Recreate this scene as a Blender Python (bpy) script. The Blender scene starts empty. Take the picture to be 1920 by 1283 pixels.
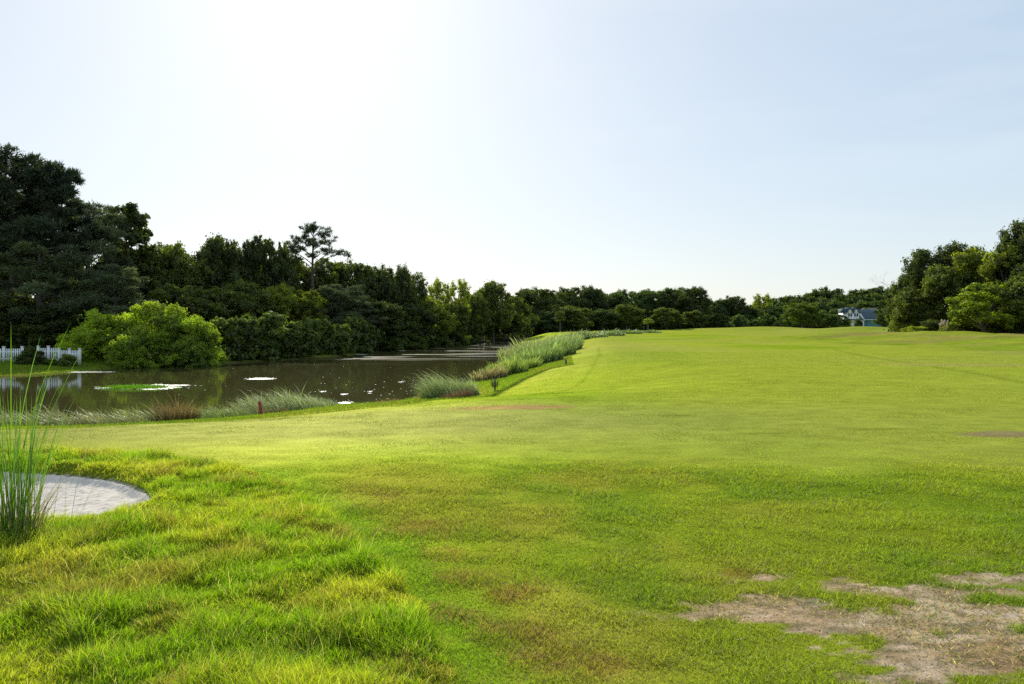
import bpy, math, random
import numpy as np
from math import radians as R

# ------------------------------------------------------------------ basics
EYE, F, HY = 1.65, 1507.0, 608.0          # eye height (m), focal length and horizon row of a 1920 px wide frame
SUN_EL, SUN_AZ = R(27.0), R(-13.8)        # azimuth from +Y, negative towards -X
scene = bpy.context.scene
col = scene.collection
rng = np.random.default_rng(7)
random.seed(7)

def at(px, py, z=0.0):
    """where the sight line through a photo pixel meets height z"""
    d = (EYE - z) * F / (py - HY)
    return ((px - 960.0) / F * d, d)

# ------------------------------------------------------------------ noise
def _h(ix, iy, s):
    n = (ix.astype(np.int64) * 374761393 + iy.astype(np.int64) * 668265263 + s * 982451653) & 0x7fffffff
    n = ((n ^ (n >> 13)) * 1274126177) & 0x7fffffff
    n = n ^ (n >> 16)
    return (n & 0xffff) / 65535.0
def vn(x, y, s=0):
    ix, iy = np.floor(x), np.floor(y)
    fx, fy = x - ix, y - iy
    fx = fx * fx * (3 - 2 * fx); fy = fy * fy * (3 - 2 * fy)
    a = _h(ix, iy, s); b = _h(ix + 1, iy, s); c = _h(ix, iy + 1, s); d = _h(ix + 1, iy + 1, s)
    return (a * (1 - fx) + b * fx) * (1 - fy) + (c * (1 - fx) + d * fx) * fy
def fbm(x, y, s=0, o=4):
    v = np.zeros_like(x); a = 0.5; t = 0
    for i in range(o):
        v += a * vn(x, y, s + i * 17); t += a
        x, y = x * 2.03 + y * 0.31 + 5.1, y * 2.03 - x * 0.31 + 1.7
        a *= 0.5
    return v / t
def ss(a, b, x):
    t = np.clip((x - a) / (b - a), 0, 1)
    return t * t * (3 - 2 * t)

# ------------------------------------------------------------------ outlines
def smooth_poly(pts, k=5):
    P = np.array(pts, float); n = len(P); out = []
    for i in range(n):
        p0, p1, p2, p3 = P[i - 1], P[i], P[(i + 1) % n], P[(i + 2) % n]
        for j in range(k):
            t = j / k
            out.append(0.5 * ((2 * p1) + (p2 - p0) * t + (2 * p0 - 5 * p1 + 4 * p2 - p3) * t * t + (3 * p1 - p0 - 3 * p2 + p3) * t ** 3))
    return np.array(out)
def sdist(poly, x, y):
    """signed distance, positive outside"""
    d = np.full(x.shape, 1e9); ins = np.zeros(x.shape, bool)
    n = len(poly)
    for i in range(n):
        ax, ay = poly[i]; bx, by = poly[(i + 1) % n]
        ex, ey = bx - ax, by - ay
        t = np.clip(((x - ax) * ex + (y - ay) * ey) / (ex * ex + ey * ey + 1e-12), 0, 1)
        d = np.minimum(d, (x - ax - t * ex) ** 2 + (y - ay - t * ey) ** 2)
        c = ((ay > y) != (by > y))
        with np.errstate(divide='ignore', invalid='ignore'):
            xi = ax + (y - ay) * ex / (ey if abs(ey) > 1e-12 else 1e-12)
        ins ^= c & (x < xi)
    d = np.sqrt(d)
    return np.where(ins, -d, d)
def ldist(line, x, y):
    d = np.full(x.shape, 1e9)
    for i in range(len(line) - 1):
        ax, ay = line[i]; bx, by = line[i + 1]
        ex, ey = bx - ax, by - ay
        t = np.clip(((x - ax) * ex + (y - ay) * ey) / (ex * ex + ey * ey + 1e-12), 0, 1)
        d = np.minimum(d, (x - ax - t * ex) ** 2 + (y - ay - t * ey) ** 2)
    return np.sqrt(d)

WZ = -1.6
pond = [at(px, py, WZ) for px, py in [(-260, 806), (0, 803), (150, 801), (270, 798), (370, 788), (480, 776), (600, 769), (690, 766), (750, 757), (800, 744), (850, 728), (905, 706), (935, 690), (960, 672), (985, 655), (978, 645.5),
        (950, 642), (900, 644), (860, 647), (780, 654), (700, 661), (640, 669), (560, 674), (440, 681), (330, 686), (235, 690), (170, 695), (100, 701), (0, 707), (-260, 715)]]
POND = smooth_poly(pond, 3)
BUNK = smooth_poly([at(px, py, 0) for px, py in [(60, 994), (125, 990), (185, 981), (238, 967), (272, 951), (281, 937), (262, 921), (225, 907), (180, 898), (130, 893), (75, 889)]] + [(-6.4, 9.1), (-7.6, 8.4), (-7.4, 7.3), (-6.0, 6.5), (-4.9, 6.35)], 4)
ROUGH = smooth_poly([at(px, py, 0) for px, py in [(835, 1290), (815, 1215), (775, 1130), (705, 1050), (625, 975), (560, 925), (490, 893), (400, 872), (270, 858), (100, 850), (-200, 846)]] + [(-14, 10), (-14, -4), (-0.2, -4), (-0.2, 2.5)], 4)
LINE_COLLAR = [at(px, py, z) for px, py, z in [(-150, 826, -.75), (105, 822, -.72), (280, 817, -.68), (400, 812, -.66), (520, 804, -.6), (600, 796, -.56), (700, 782, -.5), (790, 765, -.45), (860, 748, -.4), (905, 731, -.35)]]
LINE_PATH = [at(px, py, z) for px, py, z in [(690, 783, -.45), (800, 771, -.3), (900, 751, -.2), (985, 733, -.1), (1040, 713, 0), (1085, 694, 0), (1112, 678, 0), (1124, 662, 0), (1122, 648, 0)]]
LINE_REED = [at(px, py, z) for px, py, z in [(905, 733, -.4), (940, 708, -.4), (985, 692, -.35), (1030, 682, -.3), (1075, 679, -.2)]]
LINE_RIGHT = [at(px, py, z) for px, py, z in [(1560, 652, .1), (1640, 668, .1), (1720, 680, .1), (1800, 692, .1), (1930, 712, .1), (2100, 745, .1)]]

FRPOLY = np.array(LINE_COLLAR + LINE_REED[1:] + [at(1070, 660, -.5), at(1060, 640, -.4), at(990, 640, -.6), (-10, 70), (-45, 42), (-60, 20)])

def terrain(x, y, micro=True):
    s = sdist(POND, x, y)
    far = (-(x + 30) * 93 + (y - 42) * 31) / 98.0
    m = ss(-2, 5, far) * ss(36, 44, y)
    base = 0.12 * (fbm(x / 23, y / 31, 3, 2) - 0.5) * ss(8, 40, y) + 0.10 * ss(60, 150, y) + 0.15 * ss(200, 300, y)
    base = base * (1 - m) + (-1.15) * m
    base = base - 0.10 * np.exp(-((x + 8) / 9) ** 2 - ((y - 16) / 6) ** 2)
    def mound(cx, cy, sx, sy, h):
        return h * np.exp(-((x - cx) / sx) ** 2 - ((y - cy) / sy) ** 2)
    base = base + mound(40, 84, 11, 6, 0.78) + mound(56, 80, 12, 10, .42) + mound(31, 60, 6, 4, .16) + mound(40, 56, 9, 2.8, .42) - mound(34, 66, 7, 3.2, .30)
    base = base + mound(24, 88, 8, 7, .22) + .85 * (fbm(x / 9, y / 5, 19, 3) - .5) * ss(20, 30, x) * ss(40, 50, y) * ss(110, 95, y)
    base = base + mound(60, 190, 12, 7, .98) + mound(78, 178, 11, 7, 1.05) + mound(46, 196, 8, 7, .45)
    f = 0.15 * np.clip(s / .8, -1, 1) + 0.85 * ss(0, 1, (s + .2) / (15.5 - 6.0 * ss(24, 40, y)))
    z = WZ + (base - WZ) * f
    z = np.where(s < 0, WZ + 0.55 * np.clip(s / 2.0, -1, 0), z)
    z = z + .05 * (fbm(x / 2.6, y / 2.2, 14, 3) - .5) * ss(8, 14, y) * (s > 3) * ss(200, 100, y)
    near = y < 40
    if near.any():
        b = sdist(BUNK, x, y)
        lip = 0.035 * np.exp(-((b - 0.12) / 0.22) ** 2)
        z = z + lip * (s > 5)
        z = z - 0.13 * ss(0.03, -1.0, b) - 0.05 * ss(0.03, -0.10, b)
        if micro:
            r = ss(0.12, -0.2, sdist(ROUGH, x, y)) * ss(0, .2, b)
            k = np.where(y < 25, 1.0, 0.0)
            z = z + k * r * (0.085 + 0.11 * (fbm(x * 2.1, y * 2.1, 11, 3) - .5))
            z = z + k * (1 - r) * 0.03 * (fbm(x * 1.3, y * 1.3, 12, 3) - .5)
    return z

def masks(x, y):
    b = sdist(BUNK, x, y)
    rr = sdist(ROUGH, x, y) + 0.22 * (fbm(x * 2.2, y * 2.2, 31, 3) - .5)
    rough = ss(0.08, -0.10, rr) * (b > -0.02)
    wob = 2.4 * (fbm(x / 1.7, y / 2, 5, 4) - .5)
    mown = ss(10.4, 8.2, y + wob - 0.012 * x)
    # bare ground, bottom right
    pts = [(1290, 1128), (1420, 1085), (1560, 1120), (1640, 1075), (1800, 1080), (1925, 1062), (2150, 1050), (2150, 1600), (1700, 1460), (1500, 1290), (1440, 1240), (1380, 1200), (1330, 1165)]
    bp = sdist(np.array([at(a, c, 0) for a, c in pts]), x, y)
    n = fbm(x * 2.4, y * 4.6, 41, 4)
    n = n + .45 * (fbm(x * 11, y * 15, 46, 3) - .5)
    bare = ss(-0.02, 0.12, (n - 0.565) + np.clip(-bp, -0.5, 0.55) * 0.42)
    bare = bare * ss(0.45, 0.0, bp)
    return b, rough, mown, bare

# ------------------------------------------------------------------ ground colours (linear)
def mixc(c, d, m):
    return c * (1 - m[..., None]) + np.array(d)[None, :] * m[..., None]
def ground_colour(x, y, mk=None):
    b, rough, mown, bare = mk if mk else masks(x, y)
    s = sdist(POND, x, y)
    n1 = fbm(x / 6.5, y / 9.5, 51, 4); n2 = fbm(x / 1.6, y / 2.6, 52, 4); n3 = fbm(x / 28, y / 34, 53, 3)
    c = np.empty(x.shape + (3,)); c[:] = (0.320, 0.365, 0.036)
    c = mixc(c, (0.185, 0.300, 0.010), ss(.45, .72, n1) * .65)
    c = mixc(c, (0.315, 0.335, 0.065), ss(.50, .72, n3) * .6)
    c = mixc(c, (0.34, 0.31, 0.09), ss(.56, .78, fbm(x / 11, y / 7, 57, 4)) * .35 * ss(25, 40, y))
    # greyish fine turf below the pond
    tee = np.exp(-((x + 4.5) / 8.0) ** 2 - ((y - 14.2) / 3.4) ** 2)
    c = mixc(c, (0.275, 0.285, 0.080), np.clip(tee * 1.25, 0, .9))
    # mounds on the far right: drier stripes
    dry = ss(24, 34, x) * ss(40, 50, y) * ss(110, 95, y) * ss(.40, .72, fbm(x / 9, y / 3.2, 58, 4))
    c = mixc(c, (0.32, 0.26, 0.08), dry * .85)
    # near mown rough
    cm = np.empty_like(c); cm[:] = (0.225, 0.270, 0.018)
    cm = mixc(cm, (0.27, 0.26, 0.035), ss(.42, .68, n2) * .75)
    cm = mixc(cm, (0.125, 0.21, 0.010), ss(.50, .75, fbm(x / .9, y / 1.3, 54, 3)) * .6)
    # orange-brown worn ground just right of the long grass
    w = np.zeros_like(x)
    for px, py, r in [(870, 1085, .30), (950, 1115, .2), (960, 1190, .28), (1010, 1235, .22), (830, 1040, .25), (770, 985, .3), (1130, 1245, .15), (1380, 1075, .12)]:
        cx, cy = at(px, py, 0); w = np.maximum(w, np.exp(-((x - cx) / r) ** 2 - ((y - cy) / r) ** 2))
    cm = mixc(cm, (0.24, 0.135, 0.035), ss(.35, .8, w * .8 + n2 * .45 - .1) * .4)
    # vivid strip right beside the long grass
    rd = sdist(ROUGH, x, y)
    cm = mixc(cm, (0.12, 0.25, 0.008), np.exp(-((rd - .15) / .32) ** 2) * .55 * ss(.2, .5, n1 + .15))
    c = c * (1 - mown[..., None]) + cm * mown[..., None]
    # long rough
    cr = np.empty_like(c); cr[:] = (0.13, 0.16, 0.012)
    c = c * (1 - rough[..., None]) + cr * rough[..., None]
    # bank fringe between the collar line and the water
    col_l = np.array(LINE_COLLAR)
    fp = sdist(FRPOLY, x, y)
    fr = ss(.12, -.12, fp) * (y > 12) * (s < 14)
    far = (-(x + 30) * 93 + (y - 42) * 31) / 98.0
    fr = np.maximum(fr, ss(-2, 5, far) * ss(36, 44, y))
    c = mixc(c, (0.18, 0.27, 0.015), fr * .9)
    c = mixc(c, (0.27, 0.26, 0.04), fr * ss(.45, .7, n2) * .6)
    dkb = ss(0, 4, far) * ss(40, 46, y) * ss(-27, -22, x)  # dark soil plus shade under the far trees, painted into the ground
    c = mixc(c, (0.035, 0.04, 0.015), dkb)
    # dark lines: collar edge and tyre/mowing lines
    dl = ldist(LINE_COLLAR, x, y); c = mixc(c, (0.035, 0.06, 0.008), np.exp(-(dl / .13) ** 2) * .75 * ss(.3, .5, n2 + .1))
    dl = ldist(LINE_REED, x, y); c = mixc(c, (0.035, 0.06, 0.008), np.exp(-(dl / .2) ** 2) * .85)
    dl = ldist(LINE_PATH, x, y); c = mixc(c, (0.12, 0.20, 0.008), np.exp(-(dl / .12) ** 2) * .35)
    dl = ldist(LINE_RIGHT, x, y); c = mixc(c, (0.16, 0.21, 0.02), np.exp(-(dl / .18) ** 2) * .45)
    # bare patches further out; the last, darkest one is a painted shadow slit
    for px, py, rx, ry, cc in [(960, 762.5, 1.15, .55, (0.33, 0.225, 0.09)), (1890, 816, .8, .30, (0.30, 0.23, 0.12)), (1430, 813, .5, .10, (0.21, .23, .03)), (1255, 779, .45, .10, (0.18, .22, .02)), (1640, 806, .6, .07, (0.22, .24, .03)), (1800, 676, 3.5, 1.6, (0.34, 0.33, 0.08)), (1755, 653, 1.0, .35, (0.03, .035, .01))]:
        cx, cy = at(px, py, -0.02 if py > 700 else .2)
        e = ((x - cx) / rx) ** 2 + ((y - cy) / ry) ** 2 + 1.1 * (fbm(x * 1.5, y * 2.2, 71, 3) - .5)
        c = mixc(c, cc, ss(1.5, .5, e) * .85)
    # bare ground, bottom right: straw and sandy soil
    d1 = fbm(x * 7, y * 9, 43, 3); d2 = fbm(x * 1.3, y * 1.7, 44, 3)
    cd = np.empty_like(c); cd[:] = (0.41, 0.295, 0.18)
    cd = mixc(cd, (0.60, 0.47, 0.34), ss(.42, .62, d1) * .8)
    cd = mixc(cd, (0.33, 0.18, 0.075), ss(.52, .72, d2) * .55)
    cd = mixc(cd, (0.13, 0.11, 0.05), ss(.48, .68, fbm(x * 14, y * 17, 45, 3)) * .65)
    c = c * (1 - bare[..., None]) + cd * bare[..., None]
    # sand under the bunker, mud on the pond edge and bed
    c = mixc(c, (0.5, 0.45, 0.36), (b < 0).astype(float))
    c = mixc(c, (0.10, 0.085, 0.045), ss(.7, -.1, s))
    # cross-hatch of fine variation
    v = 0.86 + 0.28 * fbm(x * 3.1, y * 3.1, 55, 4)
    return c * v[..., None]

# ------------------------------------------------------------------ mesh helpers
def np_mesh(name, V, quads=None, tris=None, colour=None, tint=None, mat=None, smooth=False):
    me = bpy.data.meshes.new(name)
    V = np.ascontiguousarray(V, np.float32)
    me.vertices.add(len(V)); me.vertices.foreach_set('co', V.ravel())
    parts, starts, tot = [], [], 0
    for f, k in ((quads, 4), (tris, 3)):
        if f is not None and len(f):
            f = np.asarray(f, np.int32)
            parts.append(f.ravel()); starts.append(tot + np.arange(len(f), dtype=np.int32) * k); tot += f.size
    idx = np.concatenate(parts); st = np.concatenate(starts)
    me.loops.add(len(idx)); me.loops.foreach_set('vertex_index', idx)
    me.polygons.add(len(st)); me.polygons.foreach_set('loop_start', st)
    me.update(calc_edges=True)
    if smooth:
        me.polygons.foreach_set('use_smooth', np.ones(len(st), bool))
    if colour is not None:
        a = me.color_attributes.new('Col', 'FLOAT_COLOR', 'POINT')
        c = np.ones((len(V), 4), np.float32); c[:, :3] = colour
        a.data.foreach_set('color', c.ravel())
    if tint is not None:
        a = me.attributes.new('tint', 'FLOAT', 'POINT')
        a.data.foreach_set('value', np.ascontiguousarray(tint, np.float32))
    if mat: me.materials.append(mat)
    return me
def link(name, me, parent=None, loc=None):
    o = bpy.data.objects.new(name, me); col.objects.link(o)
    if parent: o.parent = parent
    if loc is not None: o.location = loc
    return o
def tag(o, label=None, cat=None, group=None, kind=None):
    if label: o['label'] = label
    if cat: o['category'] = cat
    if group: o['group'] = group
    if kind: o['kind'] = kind
    return o
def empty(name, loc, label, cat, group=None, rz=0.0):
    o = bpy.data.objects.new(name, None); col.objects.link(o)
    o.location = loc; o.rotation_euler[2] = rz; o.empty_display_size = 0.2
    return tag(o, label, cat, group)
def gz(x, y):
    return float(terrain(np.array([float(x)]), np.array([float(y)]), False)[0])

# ------------------------------------------------------------------ materials
def new_mat(name):
    m = bpy.data.materials.new(name); m.use_nodes = True
    nt = m.node_tree; nt.nodes.clear()
    return m, nt
def N(nt, t, **kw):
    n = nt.nodes.new(t)
    for k, v in kw.items():
        if k in ('op', 'operation'): n.operation = v
        elif hasattr(n, k) and not isinstance(k, int): setattr(n, k, v)
    return n
def simple_mat(name, c, rough=.8, var=.15, scale=8.0, metallic=0.0, bump=.2):
    m, nt = new_mat(name); L = nt.links.new
    out = N(nt, 'ShaderNodeOutputMaterial'); b = N(nt, 'ShaderNodeBsdfPrincipled'); L(b.outputs[0], out.inputs[0])
    tc = N(nt, 'ShaderNodeTexCoord'); no = N(nt, 'ShaderNodeTexNoise'); no.inputs['Scale'].default_value = scale; no.inputs['Detail'].default_value = 6
    L(tc.outputs['Object'], no.inputs['Vector'])
    rp = N(nt, 'ShaderNodeValToRGB')
    rp.color_ramp.elements[0].position = .3; rp.color_ramp.elements[1].position = .7
    rp.color_ramp.elements[0].color = tuple(v * (1 - var) for v in c) + (1,)
    rp.color_ramp.elements[1].color = tuple(min(1, v * (1 + var)) for v in c) + (1,)
    L(no.outputs['Fac'], rp.inputs[0]); L(rp.outputs[0], b.inputs['Base Color'])
    b.inputs['Roughness'].default_value = rough; b.inputs['Metallic'].default_value = metallic
    bm = N(nt, 'ShaderNodeBump'); bm.inputs['Strength'].default_value = bump; bm.inputs['Distance'].default_value = .02
    L(no.outputs['Fac'], bm.inputs['Height']); L(bm.outputs[0], b.inputs['Normal'])
    return m

def ground_mat():
    m, nt = new_mat('turf_and_soil'); L = nt.links.new
    out = N(nt, 'ShaderNodeOutputMaterial')
    at_ = N(nt, 'ShaderNodeAttribute'); at_.attribute_name = 'Col'
    geo = N(nt, 'ShaderNodeNewGeometry')
    def noise(scale, detail=5, sx=1, sy=1):
        mp = N(nt, 'ShaderNodeMapping'); mp.inputs['Scale'].default_value = (sx, sy, 1)
        n = N(nt, 'ShaderNodeTexNoise'); n.inputs['Scale'].default_value = scale; n.inputs['Detail'].default_value = detail
        n.inputs['Roughness'].default_value = .65
        L(geo.outputs['Position'], mp.inputs[0]); L(mp.outputs[0], n.inputs['Vector']); return n
    nf = noise(30, 6); nm = noise(2.6, 7, .7, 1.2); nl = noise(.42, 6, .45, 1.5)
    def mr(n, a, b):
        r = N(nt, 'ShaderNodeMapRange'); r.inputs['From Min'].default_value = .3; r.inputs['From Max'].default_value = .7
        r.inputs['To Min'].default_value = a; r.inputs['To Max'].default_value = b; L(n.outputs['Fac'], r.inputs[0]); return r
    a, b, c = mr(nf, .74, 1.2), mr(nm, .84, 1.14), mr(nl, .87, 1.10)
    m1 = N(nt, 'ShaderNodeMath', operation='MULTIPLY'); L(a.outputs[0], m1.inputs[0]); L(b.outputs[0], m1.inputs[1])
    m2 = N(nt, 'ShaderNodeMath', operation='MULTIPLY'); L(m1.outputs[0], m2.inputs[0]); L(c.outputs[0], m2.inputs[1])
    vm = N(nt, 'ShaderNodeVectorMath', operation='SCALE'); L(at_.outputs['Color'], vm.inputs[0]); L(m2.outputs[0], vm.inputs['Scale'])
    d = N(nt, 'ShaderNodeBsdfDiffuse'); L(vm.outputs[0], d.inputs['Color'])
    g = N(nt, 'ShaderNodeBsdfGlossy'); g.inputs['Roughness'].default_value = .62
    L(vm.outputs[0], g.inputs['Color'])
    mx = N(nt, 'ShaderNodeMixShader'); mx.inputs[0].default_value = .24
    bp = N(nt, 'ShaderNodeBump'); bp.inputs['Strength'].default_value = .5; bp.inputs['Distance'].default_value = .015
    ad = N(nt, 'ShaderNodeMath', operation='ADD'); L(nf.outputs['Fac'], ad.inputs[0]); L(nm.outputs['Fac'], ad.inputs[1])
    L(ad.outputs[0], bp.inputs['Height']); L(bp.outputs[0], d.inputs['Normal']); L(bp.outputs[0], g.inputs['Normal'])
    L(d.outputs[0], mx.inputs[1]); L(g.outputs[0], mx.inputs[2]); L(mx.outputs[0], out.inputs[0])
    return m

def blade_mat(name='grass_blades', trans=.5, gloss=.06, boost=1.0):
    m, nt = new_mat(name); L = nt.links.new
    out = N(nt, 'ShaderNodeOutputMaterial'); a = N(nt, 'ShaderNodeAttribute'); a.attribute_name = 'Col'
    d = N(nt, 'ShaderNodeBsdfDiffuse'); t = N(nt, 'ShaderNodeBsdfTranslucent'); g = N(nt, 'ShaderNodeBsdfGlossy')
    g.inputs['Roughness'].default_value = .45; g.inputs['Color'].default_value = (.8, .85, .7, 1)
    hs = N(nt, 'ShaderNodeVectorMath', operation='MULTIPLY'); hs.inputs[1].default_value = (1.35 * boost, 1.5 * boost, .7)
    L(a.outputs['Color'], d.inputs['Color']); L(a.outputs['Color'], hs.inputs[0]); L(hs.outputs[0], t.inputs['Color'])
    m1 = N(nt, 'ShaderNodeMixShader'); m1.inputs[0].default_value = trans; L(d.outputs[0], m1.inputs[1]); L(t.outputs[0], m1.inputs[2])
    m2 = N(nt, 'ShaderNodeMixShader'); m2.inputs[0].default_value = gloss; L(m1.outputs[0], m2.inputs[1]); L(g.outputs[0], m2.inputs[2])
    L(m2.outputs[0], out.inputs[0])
    return m

def leaf_mat(name, dark, light, trans=.42, tcol=(1.5, 1.9, .6)):
    m, nt = new_mat(name); L = nt.links.new
    out = N(nt, 'ShaderNodeOutputMaterial'); a = N(nt, 'ShaderNodeAttribute'); a.attribute_name = 'tint'
    oi = N(nt, 'ShaderNodeObjectInfo')
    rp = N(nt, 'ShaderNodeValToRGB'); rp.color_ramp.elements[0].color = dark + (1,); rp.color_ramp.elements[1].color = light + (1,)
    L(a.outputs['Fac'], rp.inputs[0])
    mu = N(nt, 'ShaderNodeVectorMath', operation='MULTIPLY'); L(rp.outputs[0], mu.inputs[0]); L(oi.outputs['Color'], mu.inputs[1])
    d = N(nt, 'ShaderNodeBsdfDiffuse'); t = N(nt, 'ShaderNodeBsdfTranslucent'); g = N(nt, 'ShaderNodeBsdfGlossy')
    g.inputs['Roughness'].default_value = .5; g.inputs['Color'].default_value = (.5, .55, .5, 1)
    tm = N(nt, 'ShaderNodeVectorMath', operation='MULTIPLY'); tm.inputs[1].default_value = tcol
    L(mu.outputs[0], d.inputs['Color']); L(mu.outputs[0], tm.inputs[0]); L(tm.outputs[0], t.inputs['Color'])
    m1 = N(nt, 'ShaderNodeMixShader'); m1.inputs[0].default_value = trans; L(d.outputs[0], m1.inputs[1]); L(t.outputs[0], m1.inputs[2])
    m2 = N(nt, 'ShaderNodeMixShader'); m2.inputs[0].default_value = .05; L(m1.outputs[0], m2.inputs[1]); L(g.outputs[0], m2.inputs[2])
    L(m2.outputs[0], out.inputs[0])
    return m

def water_mat():
    m, nt = new_mat('pond_surface'); L = nt.links.new
    out = N(nt, 'ShaderNodeOutputMaterial'); b = N(nt, 'ShaderNodeBsdfPrincipled'); L(b.outputs[0], out.inputs[0])
    b.inputs['Base Color'].default_value = (.085, .075, .025, 1); b.inputs['IOR'].default_value = 1.33
    geo = N(nt, 'ShaderNodeNewGeometry')
    def noise(scale, sx, sy, det=3):
        mp = N(nt, 'ShaderNodeMapping'); mp.inputs['Scale'].default_value = (sx, sy, 1)
        n = N(nt, 'ShaderNodeTexNoise'); n.inputs['Scale'].default_value = scale; n.inputs['Detail'].default_value = det
        L(geo.outputs['Position'], mp.inputs[0]); L(mp.outputs[0], n.inputs['Vector']); return n
    # long breeze streaks across the far end
    st = noise(1.0, .09, .42, 5)
    r1 = N(nt, 'ShaderNodeMapRange'); r1.inputs['From Min'].default_value = .50; r1.inputs['From Max'].default_value = .56; L(st.outputs['Fac'], r1.inputs[0])
    sp = N(nt, 'ShaderNodeSeparateXYZ'); L(geo.outputs['Position'], sp.inputs[0])
    r2 = N(nt, 'ShaderNodeMapRange'); r2.inputs['From Min'].default_value = 62; r2.inputs['From Max'].default_value = 85; L(sp.outputs['Y'], r2.inputs[0])
    ml = N(nt, 'ShaderNodeMath', operation='MULTIPLY'); L(r1.outputs[0], ml.inputs[0]); L(r2.outputs[0], ml.inputs[1])
    r3 = N(nt, 'ShaderNodeMapRange'); r3.inputs['To Min'].default_value = .045; r3.inputs['To Max'].default_value = .24; L(ml.outputs[0], r3.inputs[0])
    L(r3.outputs[0], b.inputs['Roughness'])
    rip = noise(2.2, 1, 1.5, 5)
    r4 = N(nt, 'ShaderNodeMapRange'); r4.inputs['To Min'].default_value = .05; r4.inputs['To Max'].default_value = .5; L(ml.outputs[0], r4.inputs[0])
    bp = N(nt, 'ShaderNodeBump'); bp.inputs['Distance'].default_value = .03; L(r4.outputs[0], bp.inputs['Strength']); L(rip.outputs['Fac'], bp.inputs['Height'])
    L(bp.outputs[0], b.inputs['Normal'])
    return m

M = {
    'ground': ground_mat(), 'blade': blade_mat(gloss=.025), 'roughblade': blade_mat('rough_blades', .62, .03, 1.2), 'reed': blade_mat('reed_blades', .5, .10), 'water': water_mat(),
    'leaf': leaf_mat('broad_leaves', (.036, .046, .018), (.27, .29, .045), .48, (1.55, 1.85, .55)),
    'pine': leaf_mat('pine_needles', (.048, .060, .038), (.18, .21, .10), .38, (1.2, 1.4, .8)),
    'bright': leaf_mat('bright_leaves', (.065, .085, .012), (.46, .50, .04), .54),
    'bark': simple_mat('bark', (.10, .08, .065), .95, .35, 3.0, bump=.6),
    'sand': simple_mat('bunker_sand', (.66, .58, .49), .95, .14, 9.0, bump=.25),
    'white': simple_mat('white_paint', (.88, .87, .84), .5, .05, 3.0, bump=.05),
    'teal': simple_mat('teal_siding', (.09, .21, .24), .7, .12, 3.0),
    'roof': simple_mat('blue_grey_shingle', (.055, .095, .125), .85, .25, 4.0),
    'roof2': simple_mat('pinkish_grey_roof', (.22, .19, .19), .85, .15, 4.0),
    'glass': simple_mat('window_glass', (.03, .04, .05), .1, .1, 3.0, bump=0),
    'wood': simple_mat('weathered_wood', (.13, .11, .09), .9, .3, 12.0),
    'red': simple_mat('red_paint', (.30, .055, .04), .6, .2, 15.0),
    'path': simple_mat('pale_gravel', (.52, .50, .47), .95, .12, 2.0),
    'glint': simple_mat('painted_glare', (.52, .54, .42), .45, .35, 6.0),  # glare and sparkles on the water, painted as a pale colour
    'plume': simple_mat('plume', (.62, .50, .36), .95, .2, 15.0),
}

# ------------------------------------------------------------------ ground sheet (dense near the viewer, reaching the horizon)
def grid_axes():
    t = np.arange(-620, 621) * 0.0088
    xs = 6.0 * np.sinh(t)
    a = np.linspace(-4, 3.0, 50)
    b = 3.0 * np.exp(np.arange(1, 830) * 0.0066)
    c = b[-1] * np.exp(np.arange(1, 30) * 0.09)
    return xs, np.concatenate([a, b, c])
xs, ys = grid_axes()
GX, GY = np.meshgrid(xs, ys)
gx, gy = GX.ravel(), GY.ravel()
zz = terrain(gx, gy); zz = zz * ss(1500, 500, np.hypot(gx, gy))
nx, ny = len(xs), len(ys)
i = np.arange(nx - 1)[None, :] + np.arange(ny - 1)[:, None] * nx
q = np.stack([i, i + 1, i + 1 + nx, i + nx], -1).reshape(-1, 4)
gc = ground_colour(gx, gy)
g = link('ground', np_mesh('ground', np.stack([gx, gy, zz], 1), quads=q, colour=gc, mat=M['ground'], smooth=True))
tag(g, 'sunlit golf fairway turf with bare soil patches in one corner', 'ground', kind='structure')

# pond water
px0, px1 = POND[:, 0].min() - 2, POND[:, 0].max() + 2
py0, py1 = POND[:, 1].min() - 2, POND[:, 1].max() + 2
w = link('water', np_mesh('water', [(px0, py0, WZ), (px1, py0, WZ), (px1, py1, WZ), (px0, py1, WZ)], quads=[(0, 1, 2, 3)], mat=M['water']))
tag(w, 'dark olive pond water mirroring the tree bank', 'water', kind='structure')

# bunker sand sheet
bx = np.linspace(BUNK[:, 0].min(), BUNK[:, 0].max(), 260); by = np.linspace(BUNK[:, 1].min(), BUNK[:, 1].max(), 220)
BX, BY = np.meshgrid(bx, by); fx, fy = BX.ravel(), BY.ravel()
bs = sdist(BUNK, fx, fy)
k = np.arange(len(bx) - 1)[None, :] + np.arange(len(by) - 1)[:, None] * len(bx)
bq = np.stack([k, k + 1, k + 1 + len(bx), k + len(bx)], -1).reshape(-1, 4)
bq = bq[(bs[bq] < 0.03).all(1)]
bz = terrain(fx, fy, False) + 0.012 + .018 * (fbm(fx * 6, fy * 9, 91, 4) - .5) + .013 * (fbm(fx * 28, fy * 34, 92, 2) - .5)
bz = bz - np.clip(.03 + bs, 0, .06) * .5
s_ = link('sand', np_mesh('sand', np.stack([fx, fy, bz], 1), quads=bq, mat=M['sand'], smooth=True))
tag(s_, 'pale grey sand filling the bunker, pitted and raked', 'sand', kind='structure')

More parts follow.
